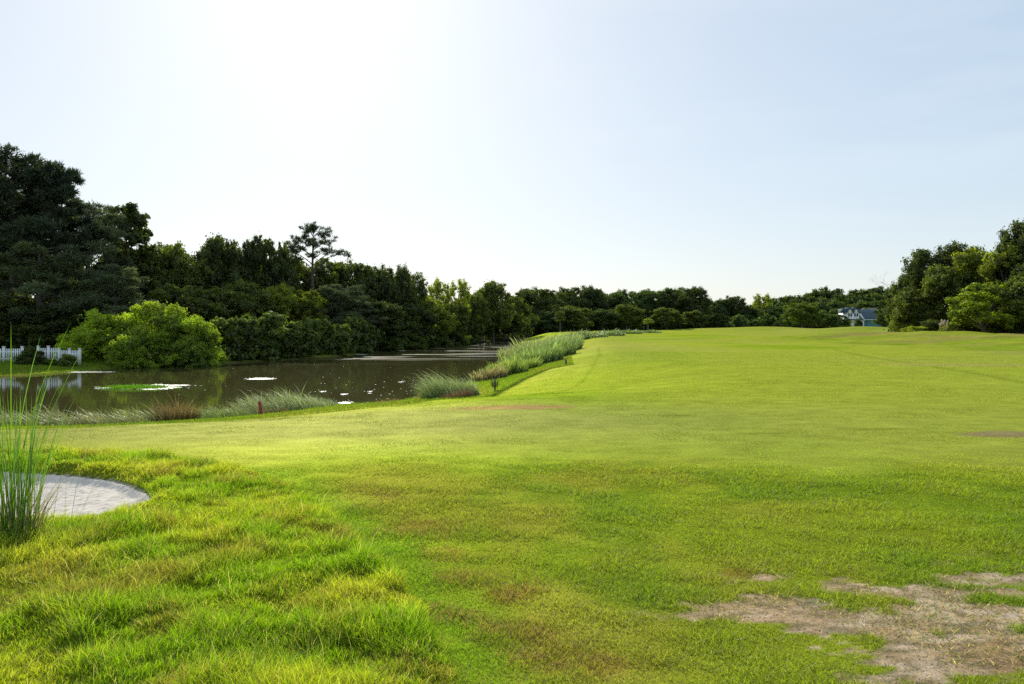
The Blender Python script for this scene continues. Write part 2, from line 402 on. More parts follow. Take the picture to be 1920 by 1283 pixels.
# ------------------------------------------------------------------ grass blades
def blades(P, h, wd, lean, colr, seg=1, az=None, yaw=None):
    """P (n,3) roots; h, wd, lean arrays; returns verts, quads, tris, colours"""
    n = len(P)
    az = rng.uniform(0, 2 * np.pi, n) if az is None else az
    yaw = rng.uniform(0, np.pi, n) if yaw is None else yaw
    W = np.stack([np.cos(yaw), np.sin(yaw), np.zeros(n)], 1)
    D = np.stack([np.cos(az), np.sin(az), np.zeros(n)], 1)
    rows = []
    for j in range(seg):
        t = j / seg
        c = P + D * (lean * h * t ** 1.9)[:, None]
        c[:, 2] += h * t * (1 - .25 * lean * t)
        hw = (wd * (1 - .55 * t) / 2)[:, None]
        rows += [c - W * hw, c + W * hw]
    tip = P + D * (lean * h)[:, None]; tip[:, 2] += h * (1 - .25 * np.minimum(lean, 2.0) - .12 * np.maximum(lean - 1, 0))
    rows.append(tip)
    k = 2 * seg + 1
    V = np.stack(rows, 1).reshape(-1, 3)
    o = np.arange(n)[:, None] * k
    Q = np.concatenate([o + np.array([2 * j, 2 * j + 1, 2 * j + 3, 2 * j + 2]) for j in range(seg - 1)]) if seg > 1 else None
    T = o + np.array([2 * seg - 2, 2 * seg - 1, 2 * seg])
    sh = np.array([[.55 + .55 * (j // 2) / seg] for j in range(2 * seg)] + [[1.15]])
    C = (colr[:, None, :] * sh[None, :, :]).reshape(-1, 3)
    return V, Q, T, C
def sample_fan(n, d0, d1, half=41):
    d = rng.uniform(d0, d1, n); a = np.radians(rng.uniform(-half, half, n))
    return d * np.sin(a), d * np.cos(a)

# close-mown grass
x, y = sample_fan(900000, 2.9, 15.5)
mk = masks(x, y); b, rough, mown, bare = mk
keep = (rough < .45) & (b > .03) & (rng.uniform(0, 1, len(x)) > np.clip(bare * 1.0, 0, .62)) & (rng.uniform(0, 1, len(x)) < .12 + .88 * ss(11.5, 8.2, y) )
x, y = x[keep], y[keep]; mk = tuple(v[keep] for v in mk); bare = mk[3]; mown = mk[2]
c = ground_colour(x, y, mk)
rv = rng.uniform(0, 1, len(x))
isb = bare > .5
c[isb] = np.where((rng.uniform(0, 1, isb.sum()) < .75)[:, None], np.array([.55, .42, .23]) * rng.uniform(.3, 1.2, (isb.sum(), 1)), np.array([.10, .19, .012]))
c = c * (.95 + 1.25 * rv)[:, None] * np.array([1.0, 1.0, 1.0]); wz = np.zeros_like(x)
for a0, b0, r0 in [(870, 1085, .35), (950, 1115, .3), (960, 1190, .4), (1010, 1235, .35), (830, 1040, .35), (770, 985, .45), (1130, 1245, .2), (1380, 1075, .2), (690, 930, .5), (900, 1150, .5)]:
    cx, cy = at(a0, b0, 0); wz = np.maximum(wz, np.exp(-((x - cx) / r0) ** 2 - ((y - cy) / r0) ** 2))
wz = wz * ss(.35, .65, fbm(x * 5, y * 7, 79, 3))
og = rng.uniform(0, 1, len(x)) < .62 * wz; c[og] = np.array([.50, .32, .13]) * rng.uniform(.6, 1.15, (og.sum(), 1))
straw = rng.uniform(0, 1, len(x)) < .10 * mown
c[straw] = np.array([.30, .24, .09]) * rng.uniform(.7, 1.1, (straw.sum(), 1))
d = np.hypot(x, y)
cl = fbm(x * 2.5, y * 3.5, 77, 3)
h = (.018 + .030 * ss(.3, .7, cl)) * rng.uniform(.6, 1.3, len(x)) * (.35 + .65 * mown) * np.where(isb, .8, 1)
P = np.stack([x, y, terrain(x, y) - .003], 1)
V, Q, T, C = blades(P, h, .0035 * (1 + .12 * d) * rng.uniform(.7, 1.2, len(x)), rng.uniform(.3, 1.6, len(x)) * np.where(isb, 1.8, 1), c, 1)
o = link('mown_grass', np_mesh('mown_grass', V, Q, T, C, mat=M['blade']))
tag(o, 'short mown grass, yellow green with straw flecks and bare gaps', 'grass', kind='stuff')

# sparser visible blades further down the fairway
x, y = sample_fan(420000, 10.5, 48.0, 36)
k_ = (sdist(POND, x, y) > .5) & (sdist(FRPOLY, x, y) > 0); x, y = x[k_], y[k_]; d = np.hypot(x, y)
c = ground_colour(x, y) * rng.uniform(.75, 1.55, (len(x), 1))
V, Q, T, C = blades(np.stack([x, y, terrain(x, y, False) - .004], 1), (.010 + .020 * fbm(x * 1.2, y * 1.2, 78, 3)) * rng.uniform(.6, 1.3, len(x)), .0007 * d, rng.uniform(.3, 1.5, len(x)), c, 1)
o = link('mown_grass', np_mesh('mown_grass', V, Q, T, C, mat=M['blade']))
tag(o, 'smooth close mown fairway grass fading into the distance', 'grass', kind='stuff')

# crumbs of dry soil on the bare ground
x, y = sample_fan(60000, 2.9, 9.0); mk = masks(x, y); k_ = mk[3] > .3; x, y = x[k_][:16000], y[k_][:16000]
r_ = .0015 + .0035 * rng.uniform(0, 1, len(x)) ** 4; Z = terrain(x, y) + r_ * .4
oc = np.array([(1, 0, 0), (0, 1, 0), (-1, 0, 0), (0, -1, 0), (0, 0, .8), (0, 0, -.8)], float)
V = (np.stack([x, y, Z], 1)[:, None, :] + oc[None] * r_[:, None, None] * rng.uniform(.6, 1.4, (len(x), 6, 1))).reshape(-1, 3)
of = np.array([(0, 1, 4), (1, 2, 4), (2, 3, 4), (3, 0, 4), (1, 0, 5), (2, 1, 5), (3, 2, 5), (0, 3, 5)])
T = (np.arange(len(x))[:, None, None] * 6 + of[None]).reshape(-1, 3)
C = np.repeat(np.array([.46, .35, .21]) * rng.uniform(.5, 1.5, (len(x), 1)), 6, 0)
o = link('soil_crumbs', np_mesh('soil_crumbs', V, None, T, C, mat=M['ground']))
tag(o, 'dry soil crumbs scattered over the bare ground', 'soil', kind='stuff')

# long rough
x, y = sample_fan(950000, 2.7, 13.0, 46)
mk = masks(x, y); b, rough, mown, bare = mk
keep = (rough > .4) & (b > .02)
x, y = x[keep], y[keep]; rough = rough[keep]; b = b[keep]
cl = fbm(x * 3.2, y * 3.2, 81, 3); cl2 = fbm(x * 9, y * 9, 82, 2); cb = fbm(x * 1.3, y * 1.5, 83, 4)
green = np.array([.23, .37, .010]); yel = np.array([.46, .48, .035]); brn = np.array([.34, .23, .07])
t1 = ss(.32, .58, cb + .25 * (rng.uniform(0, 1, len(x)) - .5) - .10 * (ss(-2.6, -.6, x + .2 * y)))
c = green * (1 - t1[:, None]) + yel * t1[:, None]
t2 = ss(.59, .80, fbm(x * 2.2, y * 2.4, 84, 4) + .30 * (rng.uniform(0, 1, len(x)) - .5)) * .75
for bx_, by_, r_ in [(310, 1085, .28), (430, 1045, .25), (100, 1090, .35), (160, 1130, .25), (860, 1300, .1)]:
    cx, cy = at(bx_, by_, .05); t2 = np.maximum(t2, np.exp(-((x - cx) / r_) ** 2 - ((y - cy) / r_) ** 2) * (.85 * (rng.uniform(0, 1, len(x)) < .8)))
c = c * (1 - t2[:, None]) + brn * t2[:, None]
c = c * rng.uniform(.6, 1.25, (len(x), 1))
st_ = rng.uniform(0, 1, len(x)) < .09; c[st_] = np.array([.55, .47, .22]) * rng.uniform(.6, 1.1, (st_.sum(), 1))
lip = ss(.30, .03, b)
h = (.030 + .080 * ss(.38, .68, cl) + .03 * ss(.4, .7, cl2)) * rng.uniform(.45, 1.25, len(x)) * (1 - .35 * lip * (y > 7.6)) * ss(14, 9, y) ** .5
long_ = rng.uniform(0, 1, len(x)) < .003; h[long_] *= 2.1; c[long_] = np.array([.5, .45, .2])
P = np.stack([x, y, terrain(x, y) - .004], 1)
az = 2 * np.pi * fbm(x * 1.6, y * 1.6, 85, 2) * 2 + rng.normal(0, 1.7, len(x))
d = np.hypot(x, y)
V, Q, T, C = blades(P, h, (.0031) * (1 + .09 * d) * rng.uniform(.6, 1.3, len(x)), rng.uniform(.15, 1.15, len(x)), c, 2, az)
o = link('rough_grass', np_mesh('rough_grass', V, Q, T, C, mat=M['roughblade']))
tag(o, 'long tufted yellow green rough grass around the bunker', 'grass', kind='stuff')

# fringe grass on the pond bank and along the collar line
n = 420000
x = rng.uniform(-24, 9, n); y = rng.uniform(14, 62, n)
s = sdist(POND, x, y); cl_ = np.array(LINE_COLLAR)
fr = (sdist(FRPOLY, x, y) < 0) & (s > .15) & (s < 12) & ~((-(x + 30) * 93 + (y - 42) * 31 > 0) & (y > 38))
x, y, s = x[fr], y[fr], s[fr]
c = ground_colour(x, y) * rng.uniform(.7, 1.5, (len(x), 1)); d = np.hypot(x, y)
h = (.05 + .07 * fbm(x * 1.5, y * 1.5, 88, 2) + .03 * ss(1.6, .2, s)) * rng.uniform(.5, 1.3, len(x))
V, Q, T, C = blades(np.stack([x, y, terrain(x, y, False) - .01], 1), h, .0006 * d * rng.uniform(.7, 1.3, len(x)), rng.uniform(.2, 1.1, len(x)), c, 1)
o = link('fringe_grass', np_mesh('fringe_grass', V, Q, T, C, mat=M['blade']))
tag(o, 'brighter uncut grass fringe between the fairway edge and the water', 'grass', kind='stuff')

# far bank lawn by the fence
n = 60000
x = rng.uniform(-48, -22, n); y = rng.uniform(49, 66, n); s = sdist(POND, x, y); far = (-(x + 30) * 93 + (y - 42) * 31) / 98.0
k_ = (s > .15) & (s < 12) & (far > -3); x, y = x[k_], y[k_]
c = np.array([.20, .27, .02]) * rng.uniform(.6, 1.3, (len(x), 1))
V, Q, T, C = blades(np.stack([x, y, terrain(x, y, False) - .01], 1), rng.uniform(.05, .16, len(x)), np.full(len(x), .035), rng.uniform(.2, 1.1, len(x)), c, 1)
o = link('bank_grass', np_mesh('bank_grass', V, Q, T, C, mat=M['blade']))
tag(o, 'sunlit lawn strip on the far bank in front of the white fence', 'grass', kind='stuff')

# ------------------------------------------------------------------ reeds and tall grasses
def reed_mesh(name, roots, h, wd, lean, colr, seg=4, az=None):
    V, Q, T, C = blades(roots, h, wd, lean, colr, seg, az)
    return np_mesh(name, V, Q, T, C, mat=M['reed'])
def clump(name, cx, cy, rx, ry, n, h, wd, lean, base, tip, label, cat, group=None, rot=0, wind=None, zoff=0):
    """one dome of tall grass: blades taller in the middle"""
    a = rng.uniform(0, 2 * np.pi, n); r = np.sqrt(rng.uniform(0, 1, n))
    lx, ly = r * np.cos(a) * rx, r * np.sin(a) * ry
    x = cx + lx * math.cos(rot) - ly * math.sin(rot); y = cy + lx * math.sin(rot) + ly * math.cos(rot)
    z = terrain(x, y, False)
    z = np.maximum(z, WZ - .02) + zoff
    hh = h * (1 - .45 * r ** 2) * rng.uniform(.35, 1.25, n) * (.5 + 1.0 * fbm(x * 1.4, y * 1.4, 99, 2))
    m = rng.uniform(0, 1, n)[:, None]
    c = (np.array(base) * (1 - m) + np.array(tip) * m) * rng.uniform(.7, 1.2, (n, 1))
    az = a + rng.normal(0, .7, n) if wind is None else wind + rng.normal(0, .8, n)
    root = empty(name, (cx, cy, gz(cx, cy)), label, cat, group)
    me = reed_mesh('blades', np.stack([x - cx, y - cy, z - gz(cx, cy)], 1), hh, np.full(n, wd), lean * rng.uniform(.4, 1.3, n), c, 4, az)
    link('blades', me, root)
    if n < 300: return root
    # seed heads / pale plumes carried above
    k = min(n, max(60, n // 12)); j = rng.integers(0, n, k)
    P = np.stack([x[j] - cx, y[j] - cy, z[j] - gz(cx, cy)], 1)
    V, Q, T, C = blades(P, hh[j] * 1.25, np.full(k, wd * 1.3), lean * rng.uniform(.5, 1.2, k), np.array(tip)[None, :] * rng.uniform(1.0, 1.5, (k, 1)), 4, az[j])
    tag(link('seed_stems', np_mesh('seed_stems', V, Q, T, C, mat=M['reed']), root), kind='stuff')
    return root

GREENB, GREENT = (.11, .17, .02), (.28, .33, .09)
PALEB, PALET = (.14, .14, .05), (.36, .34, .20)
BROWN, BROWT = (.13, .08, .04), (.24, .15, .08)
# along the near shore
def pc(px, py, z=-1.35): return at(px, py, z)
spots = [
    (15, 800, 1.6, .8, 560, .5, PALEB, PALET, 'low silvery grass clump at the water edge behind the tall reeds'),
    (85, 801, 1.4, .8, 600, .55, PALEB, PALET, 'silvery windblown grass clump beside the leftmost shore clump'),
    (150, 802, 1.3, .8, 420, .5, PALEB, PALET, 'thin silvery shore grass, midway between the tall reeds and brown brush'),
    (215, 802, 1.3, .8, 380, .45, PALEB, PALET, 'sparse pale shore grass just left of the brown brush'),
    (270, 800, 1.0, .7, 300, .45, PALEB, (.36, .36, .2), 'short thin grass touching the left side of the brown brush'),
    (405, 794, 1.2, .8, 1000, .42, GREENB, GREENT, 'low green clump on the shore just right of the brown brush'),
    (460, 788, 1.3, .9, 1100, .48, GREENB, PALET, 'mixed green and silver clump left of the red stake'),
    (530, 780, 1.5, .9, 1800, .62, GREENB, (.52, .52, .38), 'tallest silver topped shore clump right of the red stake'),
    (580, 772, 1.0, .7, 1000, .45, GREENB, (.55, .55, .42), 'last silvery clump of the near shore, drooping over the water'),
]
for px, py, rx, ry, n, h, b0, b1, lab in spots:
    cx, cy = pc(px, py)
    clump('shore_grass', cx, cy, rx, ry, n, h, .014, .9, b0, b1, lab, 'grass clump', 'grass clumps on the near shore', wind=math.pi * .95)
cx, cy = pc(330, 799); clump('brown_brush', cx, cy, .7, .45, 900, .58, .012, .45, BROWN, BROWT, 'brown dried brush clump on the near shore', 'brush')
for px, py, lab in [(512, 786, 'small rusty weed patch at the foot of the red stake'), (725, 760, 'little reddish weed on the shore beside two painted glint patches'), (800, 752, 'low reddish weed below the domed grass clump')]:
    cx, cy = pc(px, py, -1.3); clump('red_weed', cx, cy, .5, .3, 260, .22, .014, .8, (.22, .10, .05), (.35, .20, .12), lab, 'weed', 'reddish weeds on the shore')
# domed clump
cx, cy = at(845, 744, -1.1)
clump('domed_grass', cx, cy, 1.1, .9, 3000, .9, .014, 1.1, GREENB, (.42, .46, .28), 'domed clump of arching grass on the bank, alone by the pond', 'grass clump', wind=math.pi)
cx, cy = at(857, 742, -.9)
clump('brown_brush', cx, cy, .55, .4, 900, .45, .014, .5, (.10, .05, .035), (.2, .11, .08), 'small dark brown brush at the foot of the domed grass clump', 'brush')
# long reed bank: separate stands
reeds = [
    (918, 697, .9, .7, 800, .65, (.28, .22, .12), (.42, .34, .22), 'short tan reed stand at the start of the reed bank'),
    (945, 693, 1.3, .9, 1200, .8, GREENB, GREENT, 'green reed stand behind the dark stake'),
    (968, 686, 1.5, 1.2, 1700, .9, (.16, .22, .03), (.36, .42, .10), 'yellow green reed stand, second from the dark stake'),
    (1000, 680, 1.9, 1.6, 2000, 1.1, (.12, .20, .04), (.33, .40, .16), 'tall yellow green reeds in the middle of the reed bank'),
    (1022, 672, 2.2, 2.2, 2000, 1.2, (.10, .16, .03), (.26, .32, .11), 'tall grey green reeds above the short wooden post'),
    (1045, 664, 2.0, 3.0, 1800, 1.2, (.09, .15, .05), (.24, .30, .12), 'bluish green reeds at the fairway end of the reed bank'),
    (1000, 652, 3.4, 6.0, 2200, 1.3, (.18, .22, .08), (.42, .44, .24), 'hazy pale reeds at the far back of the reed bank'),
    (1040, 648, 3.0, 6.0, 2000, 1.2, (.14, .20, .06), (.38, .42, .22), 'far light green reeds behind the bluish ones'),
]
for px, py, rx, ry, n, h, b0, b1, lab in reeds:
    cx, cy = at(px, py, -.8 if py > 660 else -.6)
    clump('reed_stand', cx, cy, rx, ry, n, h, .0009 * cy, .45, b0, b1, lab, 'reeds', 'reed stands along the pond bank')
# low weeds along the far fairway edge
for px, py, n, h, lab in [(1068, 634, 700, 1.3, 'low rounded weeds just beyond the end of the reed bank'), (1085, 633, 600, .9, 'dark low weeds on the far fairway edge'), (1105, 632, 500, .7, 'thin weeds beside the white marker'), (1140, 630, 500, .8, 'grassy weeds past the white marker'), (1175, 627, 500, .7, 'farther weeds on the fairway edge below the palm'), (1215, 625, 400, .6, 'farthest low weeds below the round palmetto')]:
    cx, cy = at(px, py, .05); clump('edge_weeds', cx, cy, 2.4, 2.0, n, h, .0009 * cy, .7, (.06, .10, .04), (.24, .30, .14), lab, 'weeds', 'weeds on the far fairway edge')

# tall reeds beside the bunker
def tall_reeds():
    cx, cy = at(22, 1022, .02)
    root = empty('tall_reeds', (cx, cy, .02), 'tall green reed clump standing beside the bunker, close to the viewer', 'reeds')
    n = 140
    a = rng.uniform(0, 2 * np.pi, n); r = np.sqrt(rng.uniform(0, 1, n)) * .15
    P = np.stack([r * np.cos(a) * 1.15, r * np.sin(a), np.zeros(n)], 1)
    h = rng.uniform(.7, 1.42, n); h[:8] = rng.uniform(1.55, 1.8, 8)
    c = np.array([.13, .27, .015]) * rng.uniform(.6, 1.4, (n, 1))
    V, Q, T, C = blades(P, h, rng.uniform(.006, .011, n), rng.uniform(.04, .34, n), c, 6, a + rng.normal(0, .6, n))
    link('green_blades', np_mesh('green_blades', V, Q, T, C, mat=M['reed']), root)
    n = 170
    a = rng.uniform(0, 2 * np.pi, n); r = np.sqrt(rng.uniform(0, 1, n)) * .17
    P = np.stack([r * np.cos(a) * 1.2, r * np.sin(a), np.zeros(n)], 1)
    c = np.array([.26, .22, .13]) * rng.uniform(.35, 1.3, (n, 1))
    V, Q, T, C = blades(P, rng.uniform(.2, .62, n), rng.uniform(.004, .009, n), rng.uniform(.1, .6, n), c, 4, a)
    link('dry_stems', np_mesh('dry_stems', V, Q, T, C, mat=M['reed']), root)
    n = 22
    P = np.stack([rng.uniform(-.1, .5, n), rng.uniform(-.2, .2, n), np.zeros(n)], 1)
    V, Q, T, C = blades(P, rng.uniform(.7, 1.3, n), np.full(n, .0035), rng.uniform(.2, .55, n), np.array([.2, .24, .06]) * rng.uniform(.6, 1.2, (n, 1)), 6, rng.normal(0, .7, n))
    link('seed_stems', np_mesh('seed_stems', V, Q, T, C, mat=M['reed']), root)
tall_reeds()

# ------------------------------------------------------------------ trees
def tube(path, rad, n=7):
    path = np.array(path, float); k = len(path); V = []; Q = []
    for j in range(k):
        t = path[min(j + 1, k - 1)] - path[max(j - 1, 0)]; t /= np.linalg.norm(t) + 1e-9
        u = np.cross(t, [0.3, 1, 0.1]); u /= np.linalg.norm(u) + 1e-9; v = np.cross(t, u)
        for m_ in range(n):
            a = 2 * math.pi * m_ / n
            V.append(path[j] + rad[j] * (math.cos(a) * u + math.sin(a) * v))
    for j in range(k - 1):
        for m_ in range(n):
            Q.append((j * n + m_, j * n + (m_ + 1) % n, (j + 1) * n + (m_ + 1) % n, (j + 1) * n + m_))
    return np.array(V), np.array(Q)
def join(parts):
    V = []; Q = []; o = 0
    for v, q_ in parts:
        V.append(v); Q.append(q_ + o); o += len(v)
    return np.concatenate(V), np.concatenate(Q)
def leaves(lobes, n, size, g_, sub=13, needle=False, subr=.34, fill=.12, bright_top=True):
    """leaf faces scattered in small tufts over the lobes: (verts, quads, tint)"""
    L_ = np.array(lobes, float)
    wgt = (L_[:, 3] * L_[:, 4] + L_[:, 3] * L_[:, 5] + L_[:, 4] * L_[:, 5]); wgt /= wgt.sum()
    li = g_.choice(len(L_), n, p=wgt)
    S = g_.normal(0, 1, (len(L_), sub, 3)); S /= np.linalg.norm(S, axis=2, keepdims=True)
    S *= g_.uniform(.50, 1.22, (len(L_), sub, 1))
    st = g_.uniform(0, 1, (len(L_), sub)); lt = g_.uniform(0, 1, len(L_))
    si = g_.integers(0, sub, n)
    jit = g_.normal(0, subr, (n, 3)) * .50
    loc = S[li, si] + jit
    inner = g_.uniform(0, 1, n) < fill
    loc[inner] = g_.normal(0, .42, (inner.sum(), 3))
    cen = L_[li, :3] + loc * L_[li, 3:6]
    nrm = jit / (np.linalg.norm(jit, axis=1, keepdims=True) + 1e-6) * .8 + loc * .5 + g_.normal(0, .55, (n, 3)); nrm[:, 2] += .25
    nrm /= np.linalg.norm(nrm, axis=1, keepdims=True)
    u = np.cross(nrm, g_.normal(0, 1, (n, 3))); u /= np.linalg.norm(u, axis=1, keepdims=True) + 1e-9
    v = np.cross(nrm, u)
    sz = size * g_.uniform(.55, 1.25, n)[:, None]
    if needle:
        ax = nrm; cen = cen + ax * sz * .4
        V = np.stack([cen - ax * sz, cen + u * sz * .16, cen + ax * sz, cen - u * sz * .16], 1)
    else:
        V = np.stack([cen - u * sz * .62, cen - v * sz * .34, cen + u * sz * .62, cen + v * sz * .34 + nrm * sz * .1], 1)
    tint = .02 + .42 * st[li, si] ** 1.3 + .28 * lt[li] + .28 * np.clip(loc[:, 2] * .5 + .3, 0, 1) + g_.uniform(-.1, .12, n)  # lobe tops tinted lighter, sunlit highlights painted into the leaf colour
    return V.reshape(-1, 3), np.arange(n * 4).reshape(-1, 4), np.repeat(np.clip(tint, 0, 1), 4)

VAR = {}
def variant(key, lobes, n, size, mat, trunk_parts, seed, **kw):
    g_ = np.random.default_rng(seed)
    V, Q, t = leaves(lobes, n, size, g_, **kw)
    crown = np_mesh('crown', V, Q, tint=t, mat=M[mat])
    tv, tq = join(trunk_parts)
    trunk = np_mesh('trunk', tv, tq, mat=M['bark'], smooth=True)
    zmax = float(np.percentile(V[:, 2], 99.7)); wx = float(np.percentile(V[:, 0], 98.5) - np.percentile(V[:, 0], 1.5))
    VAR[key] = (trunk, crown, zmax, wx)

def limb(p0, p1, r0, r1, g_, sag=.12, k=5):
    p0, p1 = np.array(p0, float), np.array(p1, float); L_ = np.linalg.norm(p1 - p0)
    w1 = g_.normal(0, sag * L_ * .5, 3)
    pts = [p0 + (p1 - p0) * t + w1 * math.sin(math.pi * t) + np.array([0, 0, .10 * L_ * math.sin(math.pi * t)]) for t in np.linspace(0, 1, k)]
    return tube(pts, np.linspace(r0, r1, k), 6)
def broad(key, seed, H=10, Rr=4.2, fork=2.6, nl=30, n=26000, size=.27, mat='leaf', flat=.8, low=.28):
    g_ = np.random.default_rng(seed); lobes = []; tp = [tube([(0, 0, -.4), (.05, 0, fork * .5), (.12, .05, fork)], [.34, .27, .22], 8)]
    for j in range(nl):
        a = 2 * math.pi * (j * .618) + g_.uniform(-.4, .4); t = (j + .5) / nl
        zc = H * (low + (1 - low) * t * .88); prof = math.sqrt(max(.02, 1 - ((t - .42) / .64) ** 2))
        rr = Rr * prof * g_.uniform(.45, .85)
        rad = Rr * g_.uniform(.17, .36)
        lobes.append((rr * math.cos(a), rr * math.sin(a), zc, rad, rad, rad * flat))
        if j % 2 == 0:
            tp.append(limb((.1, .05, fork * g_.uniform(.8, 1.05)), (rr * math.cos(a), rr * math.sin(a), zc), .15, .04, g_))
    variant(key, lobes, n, size, mat, tp, seed, sub=18)
def pine(key, seed, H=17, Rr=4.2, base=.42, nl=26, n=30000, size=.26, dens=1.0, droop=0.0):
    g_ = np.random.default_rng(seed); lobes = []
    tr = [(0, 0, -.4), (.1, 0, H * .3), (-.05, .1, H * .6), (.1, 0, H * .93)]
    tp = [tube(tr, [.36, .30, .2, .05], 8)]
    for j in range(nl):
        t = (j + .5) / nl; zc = H * (base + (.95 - base) * t)
        a = 2.4 * j + g_.uniform(-.5, .5)
        prof = (1 - .62 * t ** 1.8) * (.55 + .45 * min(1, t * 4))
        rr = Rr * prof * g_.uniform(.35, .95)
        rad = Rr * g_.uniform(.20, .34) * (1 - .2 * t)
        z2 = zc - droop * rr
        lobes.append((rr * math.cos(a), rr * math.sin(a), z2, rad * 1.15, rad * 1.15, rad * .55))
        tp.append(limb((0, 0, zc - .25 * rr), (rr * math.cos(a), rr * math.sin(a), z2), .09, .03, g_, .08))
    variant(key, lobes, n, size, 'pine', tp, seed, needle=True, sub=12, subr=.30)
for k_, sd in enumerate((11, 12, 13, 14, 15)): broad('broad%d' % k_, sd, H=10 + k_ % 3, Rr=4.0 + .3 * (k_ % 2))
for k_, sd in enumerate((21, 22, 23)): broad('dome%d' % k_, sd, H=9, Rr=5.0, fork=3.0, nl=26, n=26000, size=.26, flat=.7, low=.36)
for k_, sd in enumerate((31, 32)): broad('sparse%d' % k_, sd, H=10, Rr=3.6, fork=4.2, nl=20, n=8500, size=.26, low=.42)
for k_, sd in enumerate((41, 42, 43)): pine('pine%d' % k_, sd, H=17 - k_, base=.46 + .04 * k_)
pine('droop', 45, H=14, Rr=4.6, base=.22, nl=30, n=30000, droop=.12)
broad('upright', 46, H=13, Rr=2.9, fork=3, nl=28, n=22000, size=.28, low=.22)
def bushy(key, seed, H=6, Rr=4.6, nl=64, n=38000, size=.19):
    g_ = np.random.default_rng(seed); lobes = []; tp = []
    for j in range(nl):
        t = (j + .5) / nl; el = math.asin(t ** .8) if j % 4 else g_.uniform(0, 1.2); a = 2 * math.pi * j * .618 + g_.uniform(-.5, .5)
        q_ = g_.uniform(.62, .98) * (1 + .18 * math.sin(3 * a + seed) * math.cos(el)); rad = Rr * g_.uniform(.11, .27)
        p_ = (Rr * q_ * math.cos(el) * math.cos(a), Rr * q_ * math.cos(el) * math.sin(a), max(.35, H * .86 * q_ * math.sin(el)))
        lobes.append(p_ + (rad, rad, rad * .7))
        if j % 3 == 0: tp.append(limb((g_.uniform(-.3, .3), g_.uniform(-.3, .3), -.2), p_, .09, .02, g_))
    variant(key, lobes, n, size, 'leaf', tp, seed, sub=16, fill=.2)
for k_, sd in enumerate((51, 52)): bushy('bushy%d' % k_, sd)

# the lone pine, limb by limb
def lone():
    g_ = np.random.default_rng(77); H = 15.2
    L = [(-.6, 0, 14.6, 1.3, 1.1, .62), (1.2, .4, 14.5, 1.1, 1.0, .55), (.3, -.5, 15.0, .9, .8, .4), (-1.6, .3, 13.7, 1.1, 1.0, .5), (2.4, .2, 13.4, 1.15, .9, .6), (-2.7, -.2, 12.7, 1.3, 1.0, .6),
         (-.4, .6, 13.2, 1.2, 1.0, .5), (.9, -.6, 12.9, 1.2, 1.0, .45), (-3.1, .1, 11.9, 1.1, .9, .5), (-1.4, -.4, 12.1, 1.1, .9, .42), (1.7, .4, 12.0, 1.2, .9, .42), (3.2, 0, 11.8, 1.2, .8, .38), (4.7, .1, 11.6, .85, .6, .26),
         (-1.9, .2, 10.9, .8, .7, .35), (2.0, -.2, 10.2, .7, .6, .28), (-.2, .3, 11.4, .9, .8, .3), (-3.3, .2, 10.6, .6, .5, .3)]
    tp = [tube([(0, 0, -.4), (.06, 0, 5), (-.05, .03, 9), (.05, 0, 12), (.1, 0, 14.6)], [.30, .25, .2, .13, .04], 8)]
    for l in L:
        tp.append(limb((0, 0, max(7, l[2] - .35 * abs(l[0]) - .5)), l[:3], .075, .025, g_, .06))
    variant('lone', L, 8000, .24, 'pine', tp, 77, needle=True, sub=11, subr=.26, fill=.05)
lone()
# palmetto
def palm():
    g_ = np.random.default_rng(88); V = []; Q = []; T = []
    H = 4.6; nf = 46
    for f_ in range(nf):
        a = 2 * math.pi * f_ * .618; el = g_.uniform(-.9, 1.35)
        dr = np.array([math.cos(a) * math.cos(el), math.sin(a) * math.cos(el), math.sin(el)])
        c0 = np.array([0, 0, H]) + dr * .75; side = np.cross(dr, [0, 0, 1.0]) + 1e-6; side /= np.linalg.norm(side)
        for s_2 in range(14):
            b_ = (s_2 - 6.5) / 6.5 * 1.35
            d2 = dr * math.cos(b_) + side * math.sin(b_); tip_ = c0 + d2 * .85 + np.array([0, 0, -.22])
            wv = np.cross(d2, g_.normal(0, 1, 3)); wv /= np.linalg.norm(wv); o_ = len(V)
            V += [c0, c0 + d2 * .45 + wv * .045, tip_, c0 + d2 * .45 - wv * .045]; Q.append((o_, o_ + 1, o_ + 2, o_ + 3)); T += [.35 + .5 * g_.uniform()] * 4
    crown = np_mesh('crown', np.array(V), np.array(Q), tint=np.array(T), mat=M['leaf'])
    tv, tq = tube([(0, 0, -.4), (.04, 0, 2), (0, 0, H)], [.2, .17, .2], 8)
    VAR['palm'] = (np_mesh('trunk', tv, tq, mat=M['bark'], smooth=True), crown, H + 1.3, 3.0)
palm()

HAZE = np.array([.55, .75, 1.0])
def tree(name, kind, px, top, wpx, d, label, cat='tree', group=None, tint=(1, 1, 1), rz=None, dz=0):
    x, y = (px - 960) / F * d, d
    z0 = gz(x, y) + dz
    ztop = EYE + (HY - top) / F * d
    trunk, crown, zm, wx = VAR[kind]
    sz = (ztop - z0) / zm; sx = (wpx / F * d) / wx
    sx = min(max(sx, sz * .55), sz * 1.9)
    r_ = empty(name, (x, y, z0), label, cat, group, rz if rz is not None else 0.0)
    r_.scale = (sx, sx, sz)
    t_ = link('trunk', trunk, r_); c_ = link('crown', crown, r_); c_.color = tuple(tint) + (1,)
    return r_

